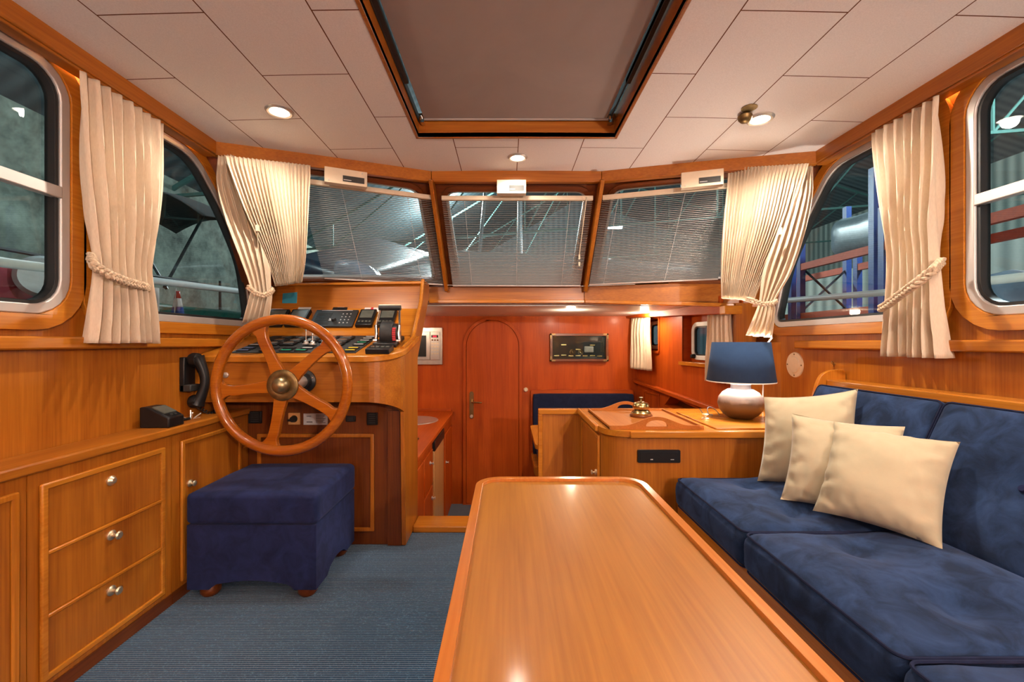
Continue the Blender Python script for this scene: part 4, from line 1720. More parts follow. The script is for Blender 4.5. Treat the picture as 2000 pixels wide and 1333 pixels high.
s = thing('marine_radio', tuple(bp_(-.985, .5)), 'wide black marine radio with keypad on the sloping instrument board', 'radio')
m = MB(); bbox(m, -1.113, -.868, .26, .88, 0, .014)
ob('housing', m, 'blackmatte', s, bevel=.003)
m = MB()
for i in range(9):
    bbox(m, -1.095, -1.01, .34 + i * .05, .36 + i * .05, .014, .016)
ob('speaker_grille', m, 'darkgrey', s)
m = MB()
for i in range(3):
    for j in range(4):
        bbox(m, -.950 + i * .022, -.944 + i * .022, .37 + j * .11, .40 + j * .11, .014, .015)
ob('keypad', m, 'paleprint', s)
m = MB(); m.lathe([(0, .03), (.012, .03), (.014, .014)], bp_(-.985, .48), bn, 16)
ob('dial', m, 'blackmatte', s)
m = MB(); bbox(m, -1.015, -.998, .46, .54, .014, .0155); bbox(m, -1.08, -.90, .84, .855, .014, .0155)
ob('print', m, 'paleprint', s)
for (x0, x1, kind, lab) in ((-1.375, -1.265, 0, 'black navigation display furthest left behind the wheel rim'), (-1.250, -1.140, 0, 'black navigation display between the leftmost display and the marine radio'),
                            (-.852, -.758, 1, 'black navigation display with four keys just right of the marine radio'), (-.735, -.638, 1, 'black navigation display with four keys behind the throttle lever')):
    s = thing('navigation_display', tuple(bp_((x0 + x1) / 2, .5)), lab, 'display')
    m = MB(); bbox(m, x0, x1, .26, .86, 0, .024)
    ob('housing', m, 'black', s, bevel=.006, seg=3)
    m = MB(); bbox(m, x0 + .012, x1 - .012, .52, .80, .0235, .0252)
    ob('screen', m, 'screen', s)
    if kind:
        for i in range(4):
            m = MB(); bbox(m, x0 + .012 + i * .020, x0 + .024 + i * .020, .36, .41, .0235, .026)
            ob('key', m, 'screen', s)
m = MB(); bbox(m, -1.235, -1.16, .88, 1.05, .002, .004)
tag(ob('photo_card', m, 'paper'), 'small pale card above the left navigation displays', 'card')
m = MB(); bbox(m, -.842, -.755, .86, 1.09, .0, .003)
s = tag(ob('photo_card', m, 'paper'), 'small photo card tucked above the display right of the radio', 'card')
m = MB(); bbox(m, -.83, -.77, .90, .96, .003, .0035); bbox(m, -.805, -.79, .96, 1.03, .003, .0035)
ob('picture', m, 'red', s)
m = MB(); bbox(m, -.732, -.645, .80, 1.03, .0, .003)
tag(ob('paper_note', m, 'whiteplastic'), 'white paper behind the display at the throttle', 'paper')
m = MB(); bbox(m, -1.03, -.945, .89, 1.12, .0, .004)
s = tag(ob('black_card', m, 'black'), 'black card standing above the marine radio', 'card')
m = MB(); bbox(m, -1.005, -.965, 1.03, 1.07, .004, .0045)
ob('print', m, 'paleprint', s)
a, b = at(552, 568, 2.615), at(578, 593, 2.60)
m = MB()
yy = lambda z: 2.58 + (z - .20) * (.06 / .16)
m.hexa([(a.x * .992, yy(b.z) - .004, b.z), (b.x * .992, yy(b.z) - .004, b.z), (b.x * .992, yy(b.z) - .002, b.z), (a.x * .992, yy(b.z) - .002, b.z),
        (a.x, yy(a.z) - .002, a.z), (b.x, yy(a.z) - .002, a.z), (b.x, yy(a.z) - .0005, a.z), (a.x, yy(a.z) - .0005, a.z)])
tag(ob('sticky_note', m, 'bluenote'), 'blue square sticky note on the upright console board', 'note')

# throttle
s = thing('throttle_lever', tuple(dp(-.60, 2.2)), 'black throttle control with tall chrome U-shaped lever on the dashboard', 'throttle')
m = MB(); dbox(m, -.655, -.54, 2.12, 2.30, 0, .022)
ob('base', m, 'black', s, bevel=.005)
m = MB(); m.lathe([(0, 0), (.056, .0), (.062, .006), (.062, .052), (.054, .062), (0, .062)], (-.632, 2.205, .045), (1, 0, 0), 36)
ob('drum', m, 'blackmatte', s)
m = MB(); m.lathe([(0, 0), (.050, .0), (.052, .005), (.052, .022), (0, .024)], (-.570, 2.205, .043), (1, 0, 0), 36)
ob('drum_cheek', m, 'black', s)
for i in range(7):
    m = MB()
    a = math.radians(150 + i * 11)
    q = Vector((-.560, 2.205 + .0525 * math.cos(a), .043 + .0525 * math.sin(a)))
    m.box(-.568, -.552, q.y - .003, q.y + .002, q.z - .0035, q.z + .0035)
    ob('scale_mark', m, 'red', s)
for x in (-.655, -.538):
    m = MB()
    m.tube([(x, 2.175, .005), (x + (.004 if x < -.6 else -.004), 2.175, .045), (x, 2.18, .085)], .009, 10)
    m.tube([(x, 2.18, .080), (x + (.004 if x < -.6 else -.006), 2.205, .13), (x + (.010 if x < -.6 else -.010), 2.22, .172)], .0055, 8)
    m.cyl((x - .010, 2.165, .006), (x + .010, 2.165, .006), .010)
    ob('lever_arm', m, 'chrome', s)
m = MB(); m.cyl((-.652, 2.22, .176), (-.541, 2.22, .176), .014)
ob('hand_grip', m, 'blackmatte', s)
m = MB(); m.box(-.652, -.541, 2.214, 2.227, .1885, .192)
ob('grip_plate', m, 'chrome', s)
s = thing('remote_keypad', tuple(dp(-.60, 2.02)), 'small black keypad box at the front right corner of the dashboard', 'keypad')
m = MB(); dbox(m, -.648, -.538, 1.99, 2.075, 0, .026)
ob('housing', m, 'black', s, bevel=.004)
for i in range(4):
    m = MB(); dbox(m, -.632 + i * .023, -.616 + i * .023, 2.02, 2.035, .026, .029)
    ob('key', m, 'screen', s)

# ------------------------------------------------------------------ steering wheel
WC = Vector((-.917, 1.79, -.176))
s = thing('steering_wheel', tuple(WC), 'large varnished wooden five-spoke steering wheel with brass hub', 'steering wheel')
R = .270
m = MB()
pts = [WC + Vector((R * math.cos(2 * PI * i / 96) - .008, 0, R * math.sin(2 * PI * i / 96))) for i in range(96)]
m.tube(pts, .0215, 18, closed=True)
ob('rim', m, 'wheelwood', s)
for k in range(5):
    a = math.radians(43 + 72 * k)
    U = Vector((math.cos(a), 0, math.sin(a)))
    V = Vector((-math.sin(a), 0, math.cos(a)))
    half = [(.045, .030), (.07, .026), (.11, .0215), (.16, .020), (.20, .021), (.225, .026), (.243, .036), (.256, .052), (.264, .062)]
    out = [(r, -w) for (r, w) in half] + [(r, w * (.62 if r > .2 else 1)) for (r, w) in reversed(half)]
    m = MB(); m.plate(out, [], WC + Vector((-.004, .010, 0)), U, V, -.012, .012)
    ob('spoke', m, 'wheelwood', s, bevel=.005, seg=3)
m = MB(); m.lathe([(0, 0), (.060, 0), (.064, .004), (.064, .010), (.060, .013), (.040, .014), (.036, .012), (0, .012)], WC + Vector((-.002, -.0, 0)), (0, -1, 0), 48)
h = ob('hub_plate', m, 'agedbrass', s)
m = MB(); m.lathe([(.034, 0), (.034, .010), (.031, .022), (.022, .032), (.010, .037), (0, .038)], WC + Vector((-.002, -.012, 0)), (0, -1, 0), 40)
ob('hub_cap', m, 'dullbrass', h)
m = MB(); m.lathe([(0, 0), (.050, 0), (.050, .02), (.030, .03), (.026, .179), (0, .179)], WC + Vector((0, .005, 0)), (0, 1, 0), 30)
ob('shaft', m, 'steel', s)

# ------------------------------------------------------------------ ottoman
s = thing('ottoman', (-1.0, 1.9, FL), 'blue velvet storage ottoman with lift-up lid beneath the steering wheel', 'ottoman')
ox0, ox1, oy0, oy1 = -1.250, -.745, 1.70, 2.125


def arched(a0, a1, z0, z1, n=12):
    pts = [(a0, z0), (a0 + .085, z0)]
    w0, w1 = a0 + .115, a1 - .115
    pts += [(a0 + .10, z0 + .012)]
    for i in range(n + 1):
        f = i / n
        pts.append((w0 + (w1 - w0) * f, z0 + .022 + .014 * math.sin(PI * f)))
    pts += [(a1 - .10, z0 + .012), (a1 - .085, z0), (a1, z0), (a1, z1), (a0, z1)]
    return pts


m = MB()
m.plate(arched(ox0, ox1, -.968, -.716), [], (0, oy0, 0), (1, 0, 0), (0, 0, 1), -.02, 0)
m.plate(arched(ox0, ox1, -.968, -.716), [], (0, oy1, 0), (1, 0, 0), (0, 0, 1), 0, .02)
m.plate(arched(oy0 + .0201, oy1 - .0201, -.968, -.716), [], (ox0, 0, 0), (0, 1, 0), (0, 0, 1), 0, .02)
m.plate(arched(oy0 + .0201, oy1 - .0201, -.968, -.716), [], (ox1, 0, 0), (0, 1, 0), (0, 0, 1), -.02, 0)
m.box(ox0 + .021, ox1 - .021, oy0 + .021, oy1 - .021, -.73, -.717)
ob('body', m, 'navydark', s, smooth=False)


def lid_disp(p, q):
    b = max(0, (1 - q.x ** 2)) * max(0, (1 - q.y ** 2))
    d = Vector((0, 0, .012 * b if q.z > 0 else 0))
    d.z += .002 * mnoise.noise(p * 9) if q.z > 0 else 0
    return d


m = MB(); m.rbox(((ox0 + ox1) / 2, (oy0 + oy1) / 2, -.652), ((ox1 - ox0) / 2 + .006, (oy1 - oy0) / 2 + .006, .062), .022, 20, lid_disp)
ob('lid', m, 'navydark', s)
for (x, y) in ((ox0 + .06, oy0 + .05), (ox1 - .055, oy0 + .05), (ox0 + .06, oy1 - .05), (ox1 - .055, oy1 - .05)):
    m = MB(); m.lathe([(0, 0), (.028, 0), (.037, .012), (.037, .026), (.028, .045), (0, .045)], (x, y, FL + .0005), (0, 0, 1), 24)
    ob('foot', m, 'deepwood_x', s)

# ------------------------------------------------------------------ saloon table
TZ = -.41
s = thing('saloon_table', (.16, .7, FL), 'long varnished wooden table with raised rim in the foreground', 'table')
tx0, tx1, ty0, ty1 = -.089, .405, .06, 1.318
outl = rrect(tx0, tx1, ty0, ty1, .072, 10)
m = MB(); m.plate(offset_poly(outl, -.006), [], (0, 0, TZ - .006), (1, 0, 0), (0, 1, 0), -.022, 0)
ob('table_top', m, 'tablewood', s)
m = MB(); m.plate(outl, [offset_poly(outl, -.020)], (0, 0, TZ), (1, 0, 0), (0, 1, 0), -.034, .003)
ob('rim', m, 'tablerim', s, bevel=.006, seg=3)
m = MB(); m.box(.08, .24, .40, 1.0, TZ - .06, TZ - .028)
ob('under_frame', m, 'wood_y', s, bevel=.004)
for yy_ in (.50, .90):
    m = MB(); m.lathe([(0, 0), (.11, 0), (.11, .015), (.05, .035), (.038, .06), (.038, .53), (.06, .54), (0, .54)], (.16, yy_, FL), (0, 0, 1), 32)
    ob('pedestal', m, 'steel', s)

# ------------------------------------------------------------------ sofa
s = thing('sofa', (1.15, .9, FL), 'built-in sofa along the right wall with navy velvet cushions on a wooden base', 'sofa')
m = MB(); m.box(.762, 1.566, -.40, 1.885, FL + .001, -.735)
ob('base', m, 'wood_y', s)
m = MB(); m.box(.738, .762, -.40, 1.885, -.765, -.690); m.box(.762, 1.56, -.40, 1.885, -.735, -.702)
ob('front_rail', m, 'trimwood_y', s, bevel=.005)
m = MB(); m.box(1.535, 1.566, -.40, 1.99, -.70, -.205)
ob('back_board', m, 'deepwood_y', s)
m = MB(); m.box(1.475, 1.5675, -.40, 2.01, -.205, -.172)
ob('back_rail', m, 'trimwood_y', s, bevel=.005)
m = MB()
eo = [(1.36, -.66), (1.395, -.40), (1.435, -.195), (1.455, -.150), (1.50, -.128), (1.567, -.126), (1.567, -.66)]
m.plate(rpoly(eo, .02, 3), [], (0, 2.012, 0), (1, 0, 0), (0, 0, 1), -.022, 0)
ob('end_panel', m, 'trimwood_z', s, bevel=.004)


def seat_disp_factory(tufts, amp, topax=2, seed=0, hx=.25):
    def f(p, q):
        d = Vector((0, 0, 0))
        if q.z > .15:
            k = (q.z - .15) / .85
            b = max(0, 1 - abs(q.x) ** 3) * max(0, 1 - abs(q.y) ** 3)
            z = amp * b
            for (tx, ty) in tufts:
                r2 = (p.x - tx) ** 2 + (p.y - ty) ** 2
                z -= .022 * math.exp(-r2 / .0016) + .024 * math.exp(-r2 / .014)
                # pull lines
            z += .007 * mnoise.noise(Vector((p.x * 9, p.y * 5 + seed, seed))) + .002 * mnoise.noise(Vector((p.x * 30, p.y * 12 + seed, 3)))
            d.z += z * k
        if q.x < -.9:
            d.x -= .010 * max(0, 1 - q.z ** 2) * (1 + .5 * mnoise.noise(Vector((p.y * 8, p.z * 20, seed))))
        return d
    return f


def rr_loop(x0, x1, y0, y1, z, r, n=5):
    return [Vector((p[0], p[1], z)) for p in rrect(x0, x1, y0, y1, r, n)]


sy = [1.868, 1.335, .80, .265, -.27]
for i in range(4):
    y1, y0 = sy[i] - .001, sy[i + 1] + .001
    cy = (y0 + y1) / 2
    m = MB()
    hx = .285
    tx = [(-.04, .13), (-.04, -.13)]
    m.rbox((1.010, cy, -.640), (hx, (y1 - y0) / 2, .0615), .026, 22, seat_disp_factory(tx, .034, seed=i * 3.1, hx=hx))
    c = ob('seat_cushion', m, 'navy', s)
    m = MB(); m.tube(rr_loop(.727, 1.290, y0 + .003, y1 - .003, -.585, .024), .0035, 6, closed=True)
    m.tube(rr_loop(.727, 1.290, y0 + .003, y1 - .003, -.695, .024), .003, 6, closed=True)
    ob('piping', m, 'navyflat', c)
# leaning back cushions: local frame then tilt
tilt = math.atan2(.19, .41)
by = [1.975, 1.405, .835, .265, -.30]
for i in range(4):
    y1, y0 = by[i] - .001, by[i + 1] + .001
    cy = (y0 + y1) / 2
    hgt = .432

    def bd_disp(p, q, i=i):
        # local: x = up the back, y = along, z = thickness (towards the eye)
        d = Vector((0, 0, 0))
        if q.z > .1:
            b = max(0, 1 - abs(q.x) ** 3) * max(0, 1 - abs(q.y) ** 3)
            z = .020 * b
            r2 = (p.x - 0.01) ** 2 + (p.y - .0) ** 2
            z -= .024 * math.exp(-r2 / .0018) + .012 * math.exp(-r2 / .012)
            z += .003 * mnoise.noise(Vector((p.x * 8, p.y * 7, i * 5.0)))
            d.z = z * (q.z - .1) / .9
        return d
    # rotation: local x -> up-and-out, local y -> world -y?, local z -> towards -X
    ux = Vector((math.sin(tilt), 0, math.cos(tilt)))
    uz = Vector((-math.cos(tilt), 0, math.sin(tilt)))
    uy = uz.cross(ux)
    Mx = Matrix((ux, uy, uz)).transposed().to_4x4()
    base = Vector((1.225, cy, -.578))
    cen = base + ux * (hgt / 2) - uz * .048
    Mx.translation = cen
    m = MB(); m.rbox((0, 0, 0), (hgt / 2, (y1 - y0) / 2, .048), .022, 20, bd_disp, M=Mx)
    c = ob('back_cushion', m, 'navydark' if False else 'navy', s)
    lp = [Mx @ Vector((p[0], p[1], .040)) for p in rrect(-hgt / 2 + .003, hgt / 2 - .003, -(y1 - y0) / 2 + .003, (y1 - y0) / 2 - .003, .02, 4)]
    m = MB(); m.tube(lp, .0035, 6, closed=True)
    ob('piping', m, 'navyflat', c)
    bc = Mx @ Vector((.01, 0, .048 + .002))
    m = MB(); m.lathe([(0, .006), (.008, .005), (.011, 0), (.008, -.004)], bc - uz * .012, uz, 16)
    ob('tuft_button', m, 'navydark', c)

# pillows
def pillow(TL, TR, BR, BLc, th, seed, label):
    TL, TR, BR, BLc = [Vector(v) for v in (TL, TR, BR, BLc)]
    cen = (TL + TR + BR + BLc) / 4
    nrm = (TR - TL).cross(BLc - TL).normalized()
    if nrm.dot(-cen) < 0:
        nrm = -nrm
    root = thing('throw_pillow', tuple((BLc + BR) / 2), label, 'pillow')
    n = 34

    def surf(sgn):
        def f(u, v):
            a, b = u * 2 - 1, v * 2 - 1
            # concave edges: corners stay, mid edges pulled in
            a2 = a * (1 - .085 * (1 - b * b) * abs(a))
            b2 = b * (1 - .075 * (1 - a * a) * abs(b))
            uu, vv = (a2 + 1) / 2, (b2 + 1) / 2
            p = TL.lerp(TR, uu).lerp(BLc.lerp(BR, uu), vv)
            k = (max(0, 1 - abs(a) ** 2.4) * max(0, 1 - abs(b) ** 2.4)) ** .55
            w = mnoise.noise(Vector((a * 1.5 + seed, b * 1.5, seed * .7))) * .10 * k
            edge = max(abs(a), abs(b))
            wr_ = mnoise.noise(Vector((a * 7 + seed, b * 7, sgn))) * .20 * (edge ** 4) * min(1, (1 - edge) * 12)
            # radial gathers near left and right edges
            g = math.sin(b * 16 + seed + 2 * a) * .11 * max(0, abs(a) - .45) * min(1, (1 - abs(a)) * 8)
            t_ = th * (k + w + wr_ + g)
            return p + nrm * sgn * t_
        return f
    m = MB()
    m.grid(surf(1), n, n)
    m.grid(surf(-1), n, n)
    bmesh.ops.remove_doubles(m.bm, verts=m.bm.verts[:], dist=.0004)
    o = ob('cover', m, 'pillowcloth', root, angle=80)
    return root


pillow(at(1492, 776, 1.84), at(1676, 760, 1.68), (1.27, 1.57, -.555), at(1479, 940, 1.785), .085, 1.3, 'cream square pillow at the back of the three, nearest the lamp')
pillow(at(1546, 808, 1.62), at(1768, 834, 1.42), (1.19, 1.31, -.558), at(1524, 976, 1.56), .075, 4.1, 'cream square pillow in the middle of the three on the sofa')
pillow(at(1628, 824, 1.50), at(1876, 864, 1.25), at(1841, 1074, 1.17), at(1587, 998, 1.43), .085, 7.7, 'cream square pillow at the front of the three, leaning furthest towards the viewer')

# ------------------------------------------------------------------ low cabinet with lamp and tray
CT = -.395
s = thing('low_cabinet', (.98, 2.25, FL), 'low wooden cabinet with rounded corner carrying the tray and the lamp', 'cabinet')
bx = rpoly([(.445, 1.945), (1.345, 1.945), (1.345, 2.02), (1.55, 2.02), (1.55, 2.27), (1.41, 2.575), (.445, 2.575)], [.14, .003, .003, .003, .01, .01, .01], 8)
m = MB(); m.plate(bx, [], (0, 0, FL), (1, 0, 0), (0, 1, 0), .001, CT - .026 - FL)
ob('body', m, 'wood_z', s)
bt = rpoly([(.432, 1.925), (1.345, 1.925), (1.345, 2.02), (1.55, 2.02), (1.55, 2.27), (1.41, 2.59), (.432, 2.59)], [.15, .003, .003, .003, .01, .01, .01], 8)
m = MB(); m.plate(bt, [], (0, 0, CT), (1, 0, 0), (0, 1, 0), -.026, 0)
ob('cabinet_top', m, 'trimwood_x', s, bevel=.004)
m = MB(); m.box(.545, 1.345, 1.913, 1.93, CT - .028, CT + .002)
ob('top_edge', m, 'trimwood_x', s, bevel=.004)
m = MB(); m.box(.418, .436, 2.06, 2.60, CT - .028, CT + .002)
ob('top_edge', m, 'trimwood_y', s, bevel=.004)
m = MB(); m.box(.437, .445, 2.09, 2.53, -.96, CT - .07)
d = ob('door', m, 'wood_z', s, bevel=.002)
m = MB(); moulding(m, 2.075, 2.545, -.975, CT - .05, .445, -1, .016, .012)
ob('door_moulding', m, 'trimwood_z', s, bevel=.003)
q = at(1166, 924, 2.12)
knob(d, (.437, 2.13, q.z), (-1, 0, 0), out=.026)
m = MB(); m.plate([(.945, 1.965), (1.335, 1.965), (1.335, 2.035), (1.46, 2.035), (1.46, 2.43), (.945, 2.43)], [], (0, 0, CT), (1, 0, 0), (0, 1, 0), 0, .007)
hp = ob('lift_lid', m, 'trimwood_x', s, bevel=.003)
knob(hp, (1.003, 2.20, CT + .007), (0, 0, 1), r=.016, out=.028)
# car-radio style black slot
p, q = at(1245, 879, 1.94), at(1328, 904, 1.94)
t = thing('radio', ((p.x + q.x) / 2, 1.945, (p.z + q.z) / 2), 'narrow black radio set into the low cabinet front', 'radio')
m = MB(); m.plate(rrect(p.x, q.x, q.z, p.z, .006, 3), [], (0, 1.945, 0), (1, 0, 0), (0, 0, 1), 0, .012)
ob('bezel', m, 'black', t, bevel=.003)
m = MB(); m.plate(rrect(p.x + .010, q.x - .010, q.z + .009, p.z - .008, .002, 2), [], (0, 1.933, 0), (1, 0, 0), (0, 0, 1), 0, .002)
ob('flap', m, 'gaugeglass' if False else 'black', t)
m = MB(); m.box(p.x + .055, p.x + .066, 1.930, 1.9312, q.z + .014, q.z + .018); m.box(q.x - .045, q.x - .03, 1.930, 1.9312, q.z + .014, q.z + .017)
ob('print', m, 'paleprint', t)

# partition between cabinet and dinette
t = thing('partition', (.33, 2.62, FL), 'low framed wooden partition left of the cabinet in front of the blue dinette', 'partition')
m = MB(); m.box(.195, 1.0, 2.600, 2.63, LF + .0, -.418)
ob('panel', m, 'wood_z', t)
m = MB(); m.box(.188, 1.0, 2.590, 2.64, -.430, -.400); m.box(.188, .212, 2.590, 2.64, LF, -.430)
ob('edge_frame', m, 'trimwood_x', t, bevel=.004)

# tray
t = thing('serving_tray', (.675, 2.22, CT), 'wooden serving tray with cut-out handles on the low cabinet', 'tray')
m = MB(); m.box(.463, .888, 1.965, 2.475, CT + .001, CT + .008)
ob('base', m, 'traywood', t)
for x_ in (.463, .879):
    m = MB(); m.box(x_, x_ + .009, 1.965, 2.475, CT + .001, CT + .018)
    ob('side_rim', m, 'traywood', t, bevel=.002)
for yy_ in (1.962, 2.47):
    pts = [(.463, 0), (.888, 0), (.888, .018)]
    for i in range(33):
        f = i / 32
        x = .888 - .425 * f
        d = abs(f - .5) * 2
        h = .018 + .040 * (.5 + .5 * math.cos(PI * min(1, d / .72)))
        pts.append((x, h))
    hole = []
    for i in range(17):
        a = PI * i / 16
        hole.append((.6755 + .048 * math.cos(a), .016 + .026 * math.sin(a) ** .8 if math.sin(a) > 0 else .016))
    hole = [(.7235, .014)] + hole[1:-1] + [(.6275, .014)]
    m = MB(); m.plate(pts, [hole], (0, yy_, CT + .001), (1, 0, 0), (0, 0, 1), -.009, 0)
    ob('handle_end', m, 'traywood', t, bevel=.002)

# desk bell
BX, BY, BZ = .698, 2.265, CT + .0085
t = thing('desk_bell', (BX, BY, BZ), 'brass desk bell on a round wooden base standing in the tray', 'bell')
m = MB(); m.lathe([(0, 0), (.055, 0), (.057, .006), (.055, .012), (.050, .014), (0, .014)], (BX, BY, BZ), (0, 0, 1), 36)
ob('wooden_base', m, 'deepwood_x', t)
m = MB(); m.lathe([(.050, .014), (.051, .020), (.044, .026), (.040, .034), (.034, .036), (.01, .036), (.008, .05)], (BX, BY, BZ), (0, 0, 1), 36)
ob('brass_foot', m, 'brass', t)
m = MB(); m.lathe([(.040, .042), (.043, .050), (.041, .062), (.033, .072), (.018, .077), (.0, .078), (.0, .076), (.016, .075), (.031, .070), (.039, .060), (.040, .050), (.039, .042)], (BX, BY, BZ), (0, 0, 1), 36)
ob('dome', m, 'brass', t)
m = MB(); m.lathe([(.008, .076), (.005, .082), (.004, .092), (.011, .096), (.011, .1), (0, .101)], (BX, BY, BZ), (0, 0, 1), 20)
ob('plunger', m, 'agedbrass', t)

# table lamp
LX, LY = 1.195, 2.225
t = thing('table_lamp', (LX, LY, CT + .008), 'table lamp with navy drum shade and round two-tone base on the cabinet', 'lamp')
bz = .008
prof = [(0, 0), (.050, 0), (.058, .004), (.082, .020), (.100, .044), (.108, .076), (.103, .106), (.084, .132), (.060, .147), (.047, .151), (.046, .168), (.050, .174), (.045, .178), (.012, .182), (.012, .21), (0, .21)]
me = MB(); me.lathe(prof, (0, 0, 0), (0, 0, 1), 48)
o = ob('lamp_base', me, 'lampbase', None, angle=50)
o.parent = t
sh = MB()
z0, z1 = .188, .388
sh.lathe([(.160, z0), (.134, z1)], (LX, LY, CT + bz), (0, 0, 1), 56)
o = ob('lamp_shade', sh, 'shadecloth', t)
md = o.modifiers.new('solid', 'SOLIDIFY'); md.thickness = .0025; md.offset = -1
m = MB(); m.lathe([(.1605, z0 - .002), (.1605, z0 + .003), (.156, z0 + .003), (.156, z0 - .002), (.1605, z0 - .002)], (LX, LY, CT + bz), (0, 0, 1), 56)
ob('shade_trim', m, 'whiteplastic', t)
ld = bpy.data.lights.new('bulb_light', 'POINT')
ld.energy = 13
ld.color = (1.0, .88, .74)
ld.shadow_soft_size = .05
lo = bpy.data.objects.new('lamp_beam', ld)
COL.objects.link(lo)
lo.parent = t
lo.location = (0, 0, .285)
m = MB(); m.lathe([(0, .21), (.016, .212), (.016, .24), (0, .24)], (LX, LY, CT + bz), (0, 0, 1), 16)
ob('bulb_socket', m, 'brass', t)
m = MB()
pts = []
for i in range(40):
    f = i / 39
    a = f * 9.0
    pts.append(Vector((LX - .105 - .035 * f + .022 * math.cos(a), LY + .05 + .05 * f + .02 * math.sin(a), CT + .012 + .04 * max(0, math.sin(f * 7)))))
m.tube(pts, .0022, 6)
ob('power_cord', m, 'greycord', t)
m = MB()
q = at(1508, 660, 2.12)
m.tube([q, at(1498, 672, 2.2), at(1492, 700, 2.38), at(1490, 770, 2.42), (at(1486, 790, 2.45).x, 2.43, CT + .01)], .0035, 8)
tag(ob('white_cable', m, 'cord'), 'white cable hanging down behind the lampshade from the right corner', 'cable')

# wall disc and hook
m = MB(); q = at(1553, 713, 2.37)
t = thing('wall_vent_cover', (XR, q.y, q.z), 'round cream cover plate with four screws on the right wall', 'vent cover')
m.lathe([(0, .010), (.042, .010), (.046, .006), (.067, .005), (.069, 0), (0, 0)], (XR, q.y, q.z), (-1, 0, 0), 40)
ob('disc', m, 'walldisc', t)
for a in (0, 90, 180, 270):
    m = MB()
    r = Vector((XR - .005, q.y + .057 * math.cos(math.radians(a)), q.z + .057 * math.sin(math.radians(a))))
    m.lathe([(0, .002), (.004, .002), (.004, 0)], r, (-1, 0, 0), 10)
    ob('screw', m, 'agedbrass', t)
q = at(1632, 712, 2.08)
m = MB()
m.tube([(XR, q.y, q.z), (XR - .012, q.y, q.z), (XR - .02, q.y, q.z + .008), (XR - .014, q.y + .003, q.z + .014), (XR - .006, q.y + .004, q.z + .006), (XR - .004, q.y + .004, q.z - .012)], .002, 8)
tag(ob('wall_hook', m, 'agedbrass'), 'tiny brass hook on the right wall above the sofa end', 'hook')

# ------------------------------------------------------------------ lower cabin furniture
# galley
GX = -.53
def galley(y0, y1, fronts, lab):
    t = thing('galley_cabinet', (-1.0, (y0 + y1) / 2, LF), lab, 'cabinet')
    m = MB(); m.box(-1.555, GX, y0, y1, LF + .001, -.692)
    ob('body', m, 'cabinwood_z', t)
    for (ya, yb, z0, z1, kz, ky) in fronts:
        m = MB(); m.box(GX, GX + .012, ya, yb, z0, z1)
        d = ob('door' if z1 - z0 > .3 else 'drawer', m, 'cabinwood_z', t, bevel=.004)
        knob(d, (GX + .012, ky, kz), (1, 0, 0), r=.012, out=.026, mat='steel')


galley(2.50, 3.094, ((2.74, 3.05, -.98, -.745, -.815, 2.93), (2.74, 3.05, -1.50, -1.0, -1.075, 3.0), (2.52, 2.72, -1.50, -.745, -1.06, 2.60)),
       'dark red galley cabinet with a small drawer over a door, nearest the entry step')
galley(3.556, 4.165, ((3.66, 4.12, -1.50, -.78, -1.02, 3.70),), 'dark red galley cabinet with one door in the far corner under the sink')
m = MB(); m.box(-1.555, GX + .022, 2.50, 4.165, -.690, -.660)
wt = tag(ob('worktop', m, 'cabinwood_y', bevel=.005), 'reddish wooden galley worktop around the round sink', 'worktop')
m = MB(); m.box(-1.55, GX + .0, 4.150, 4.168, -.660, -.635)
struct('trim_24', m, 'cabinwood_x', bevel=.003)
t = thing('fridge', (-.7, 3.3, LF), 'under-counter fridge with pale veneer front and black grip in the galley', 'fridge')
m = MB(); m.box(-1.1, GX, 3.10, 3.55, LF + .001, -.695)
ob('body', m, 'black', t)
m = MB(); m.box(GX, GX + .014, 3.10, 3.55, LF + .02, -.78)
ob('door', m, 'paleveneer', t, bevel=.003)
m = MB(); m.box(GX, GX + .02, 3.10, 3.55, -.778, -.70)
ob('grip', m, 'black', t, bevel=.003)
t = thing('sink', (-.79, 3.66, -.66), 'round stainless steel galley sink', 'sink')
m = MB(); m.lathe([(.212, .001), (.208, .006), (.196, .007), (.186, .004), (.170, .002), (0, .0015)], (-.79, 3.66, -.66), (0, 0, 1), 48)
ob('bowl', m, 'steel', t)
m = MB(); m.plate(rrect(-1.1, -.60, 2.62, 2.98, .01, 3), [], (0, 0, -.66), (1, 0, 0), (0, 1, 0), 0, .008)
tag(ob('hob', m, 'black', bevel=.002), 'black hob corner at the near end of the galley worktop', 'hob')
# microwave
x0, x1, z1, z0 = -1.12, -.615, .14, -.212
t = thing('microwave', (-.87, 4.17, z0), 'stainless steel built-in microwave on the far wall of the lower cabin', 'microwave')
m = MB(); m.box(x0, x1, 4.140, 4.169, z0, z1)
ob('frame', m, 'steel', t, bevel=.003)
m = MB(); m.box(x0 + .035, x1 - .115, 4.128, 4.140, z0 + .045, z1 - .04)
ob('door', m, 'steel', t, bevel=.003)
m = MB(); m.box(x0 + .07, x1 - .150, 4.125, 4.128, z0 + .075, z1 - .075)
ob('window', m, 'black', t)
m = MB(); m.box(x1 - .112, x1 - .022, 4.128, 4.140, z0 + .045, z1 - .04)
c = ob('control_panel', m, 'steel', t, bevel=.002)
m = MB(); m.box(x1 - .102, x1 - .036, 4.1265, 4.128, z1 - .095, z1 - .072)
ob('display', m, 'black', c)
m = MB(); m.box(x1 - .088, x1 - .052, 4.1255, 4.1265, z1 - .091, z1 - .077)
ob('display_digits', m, 'redled', c)
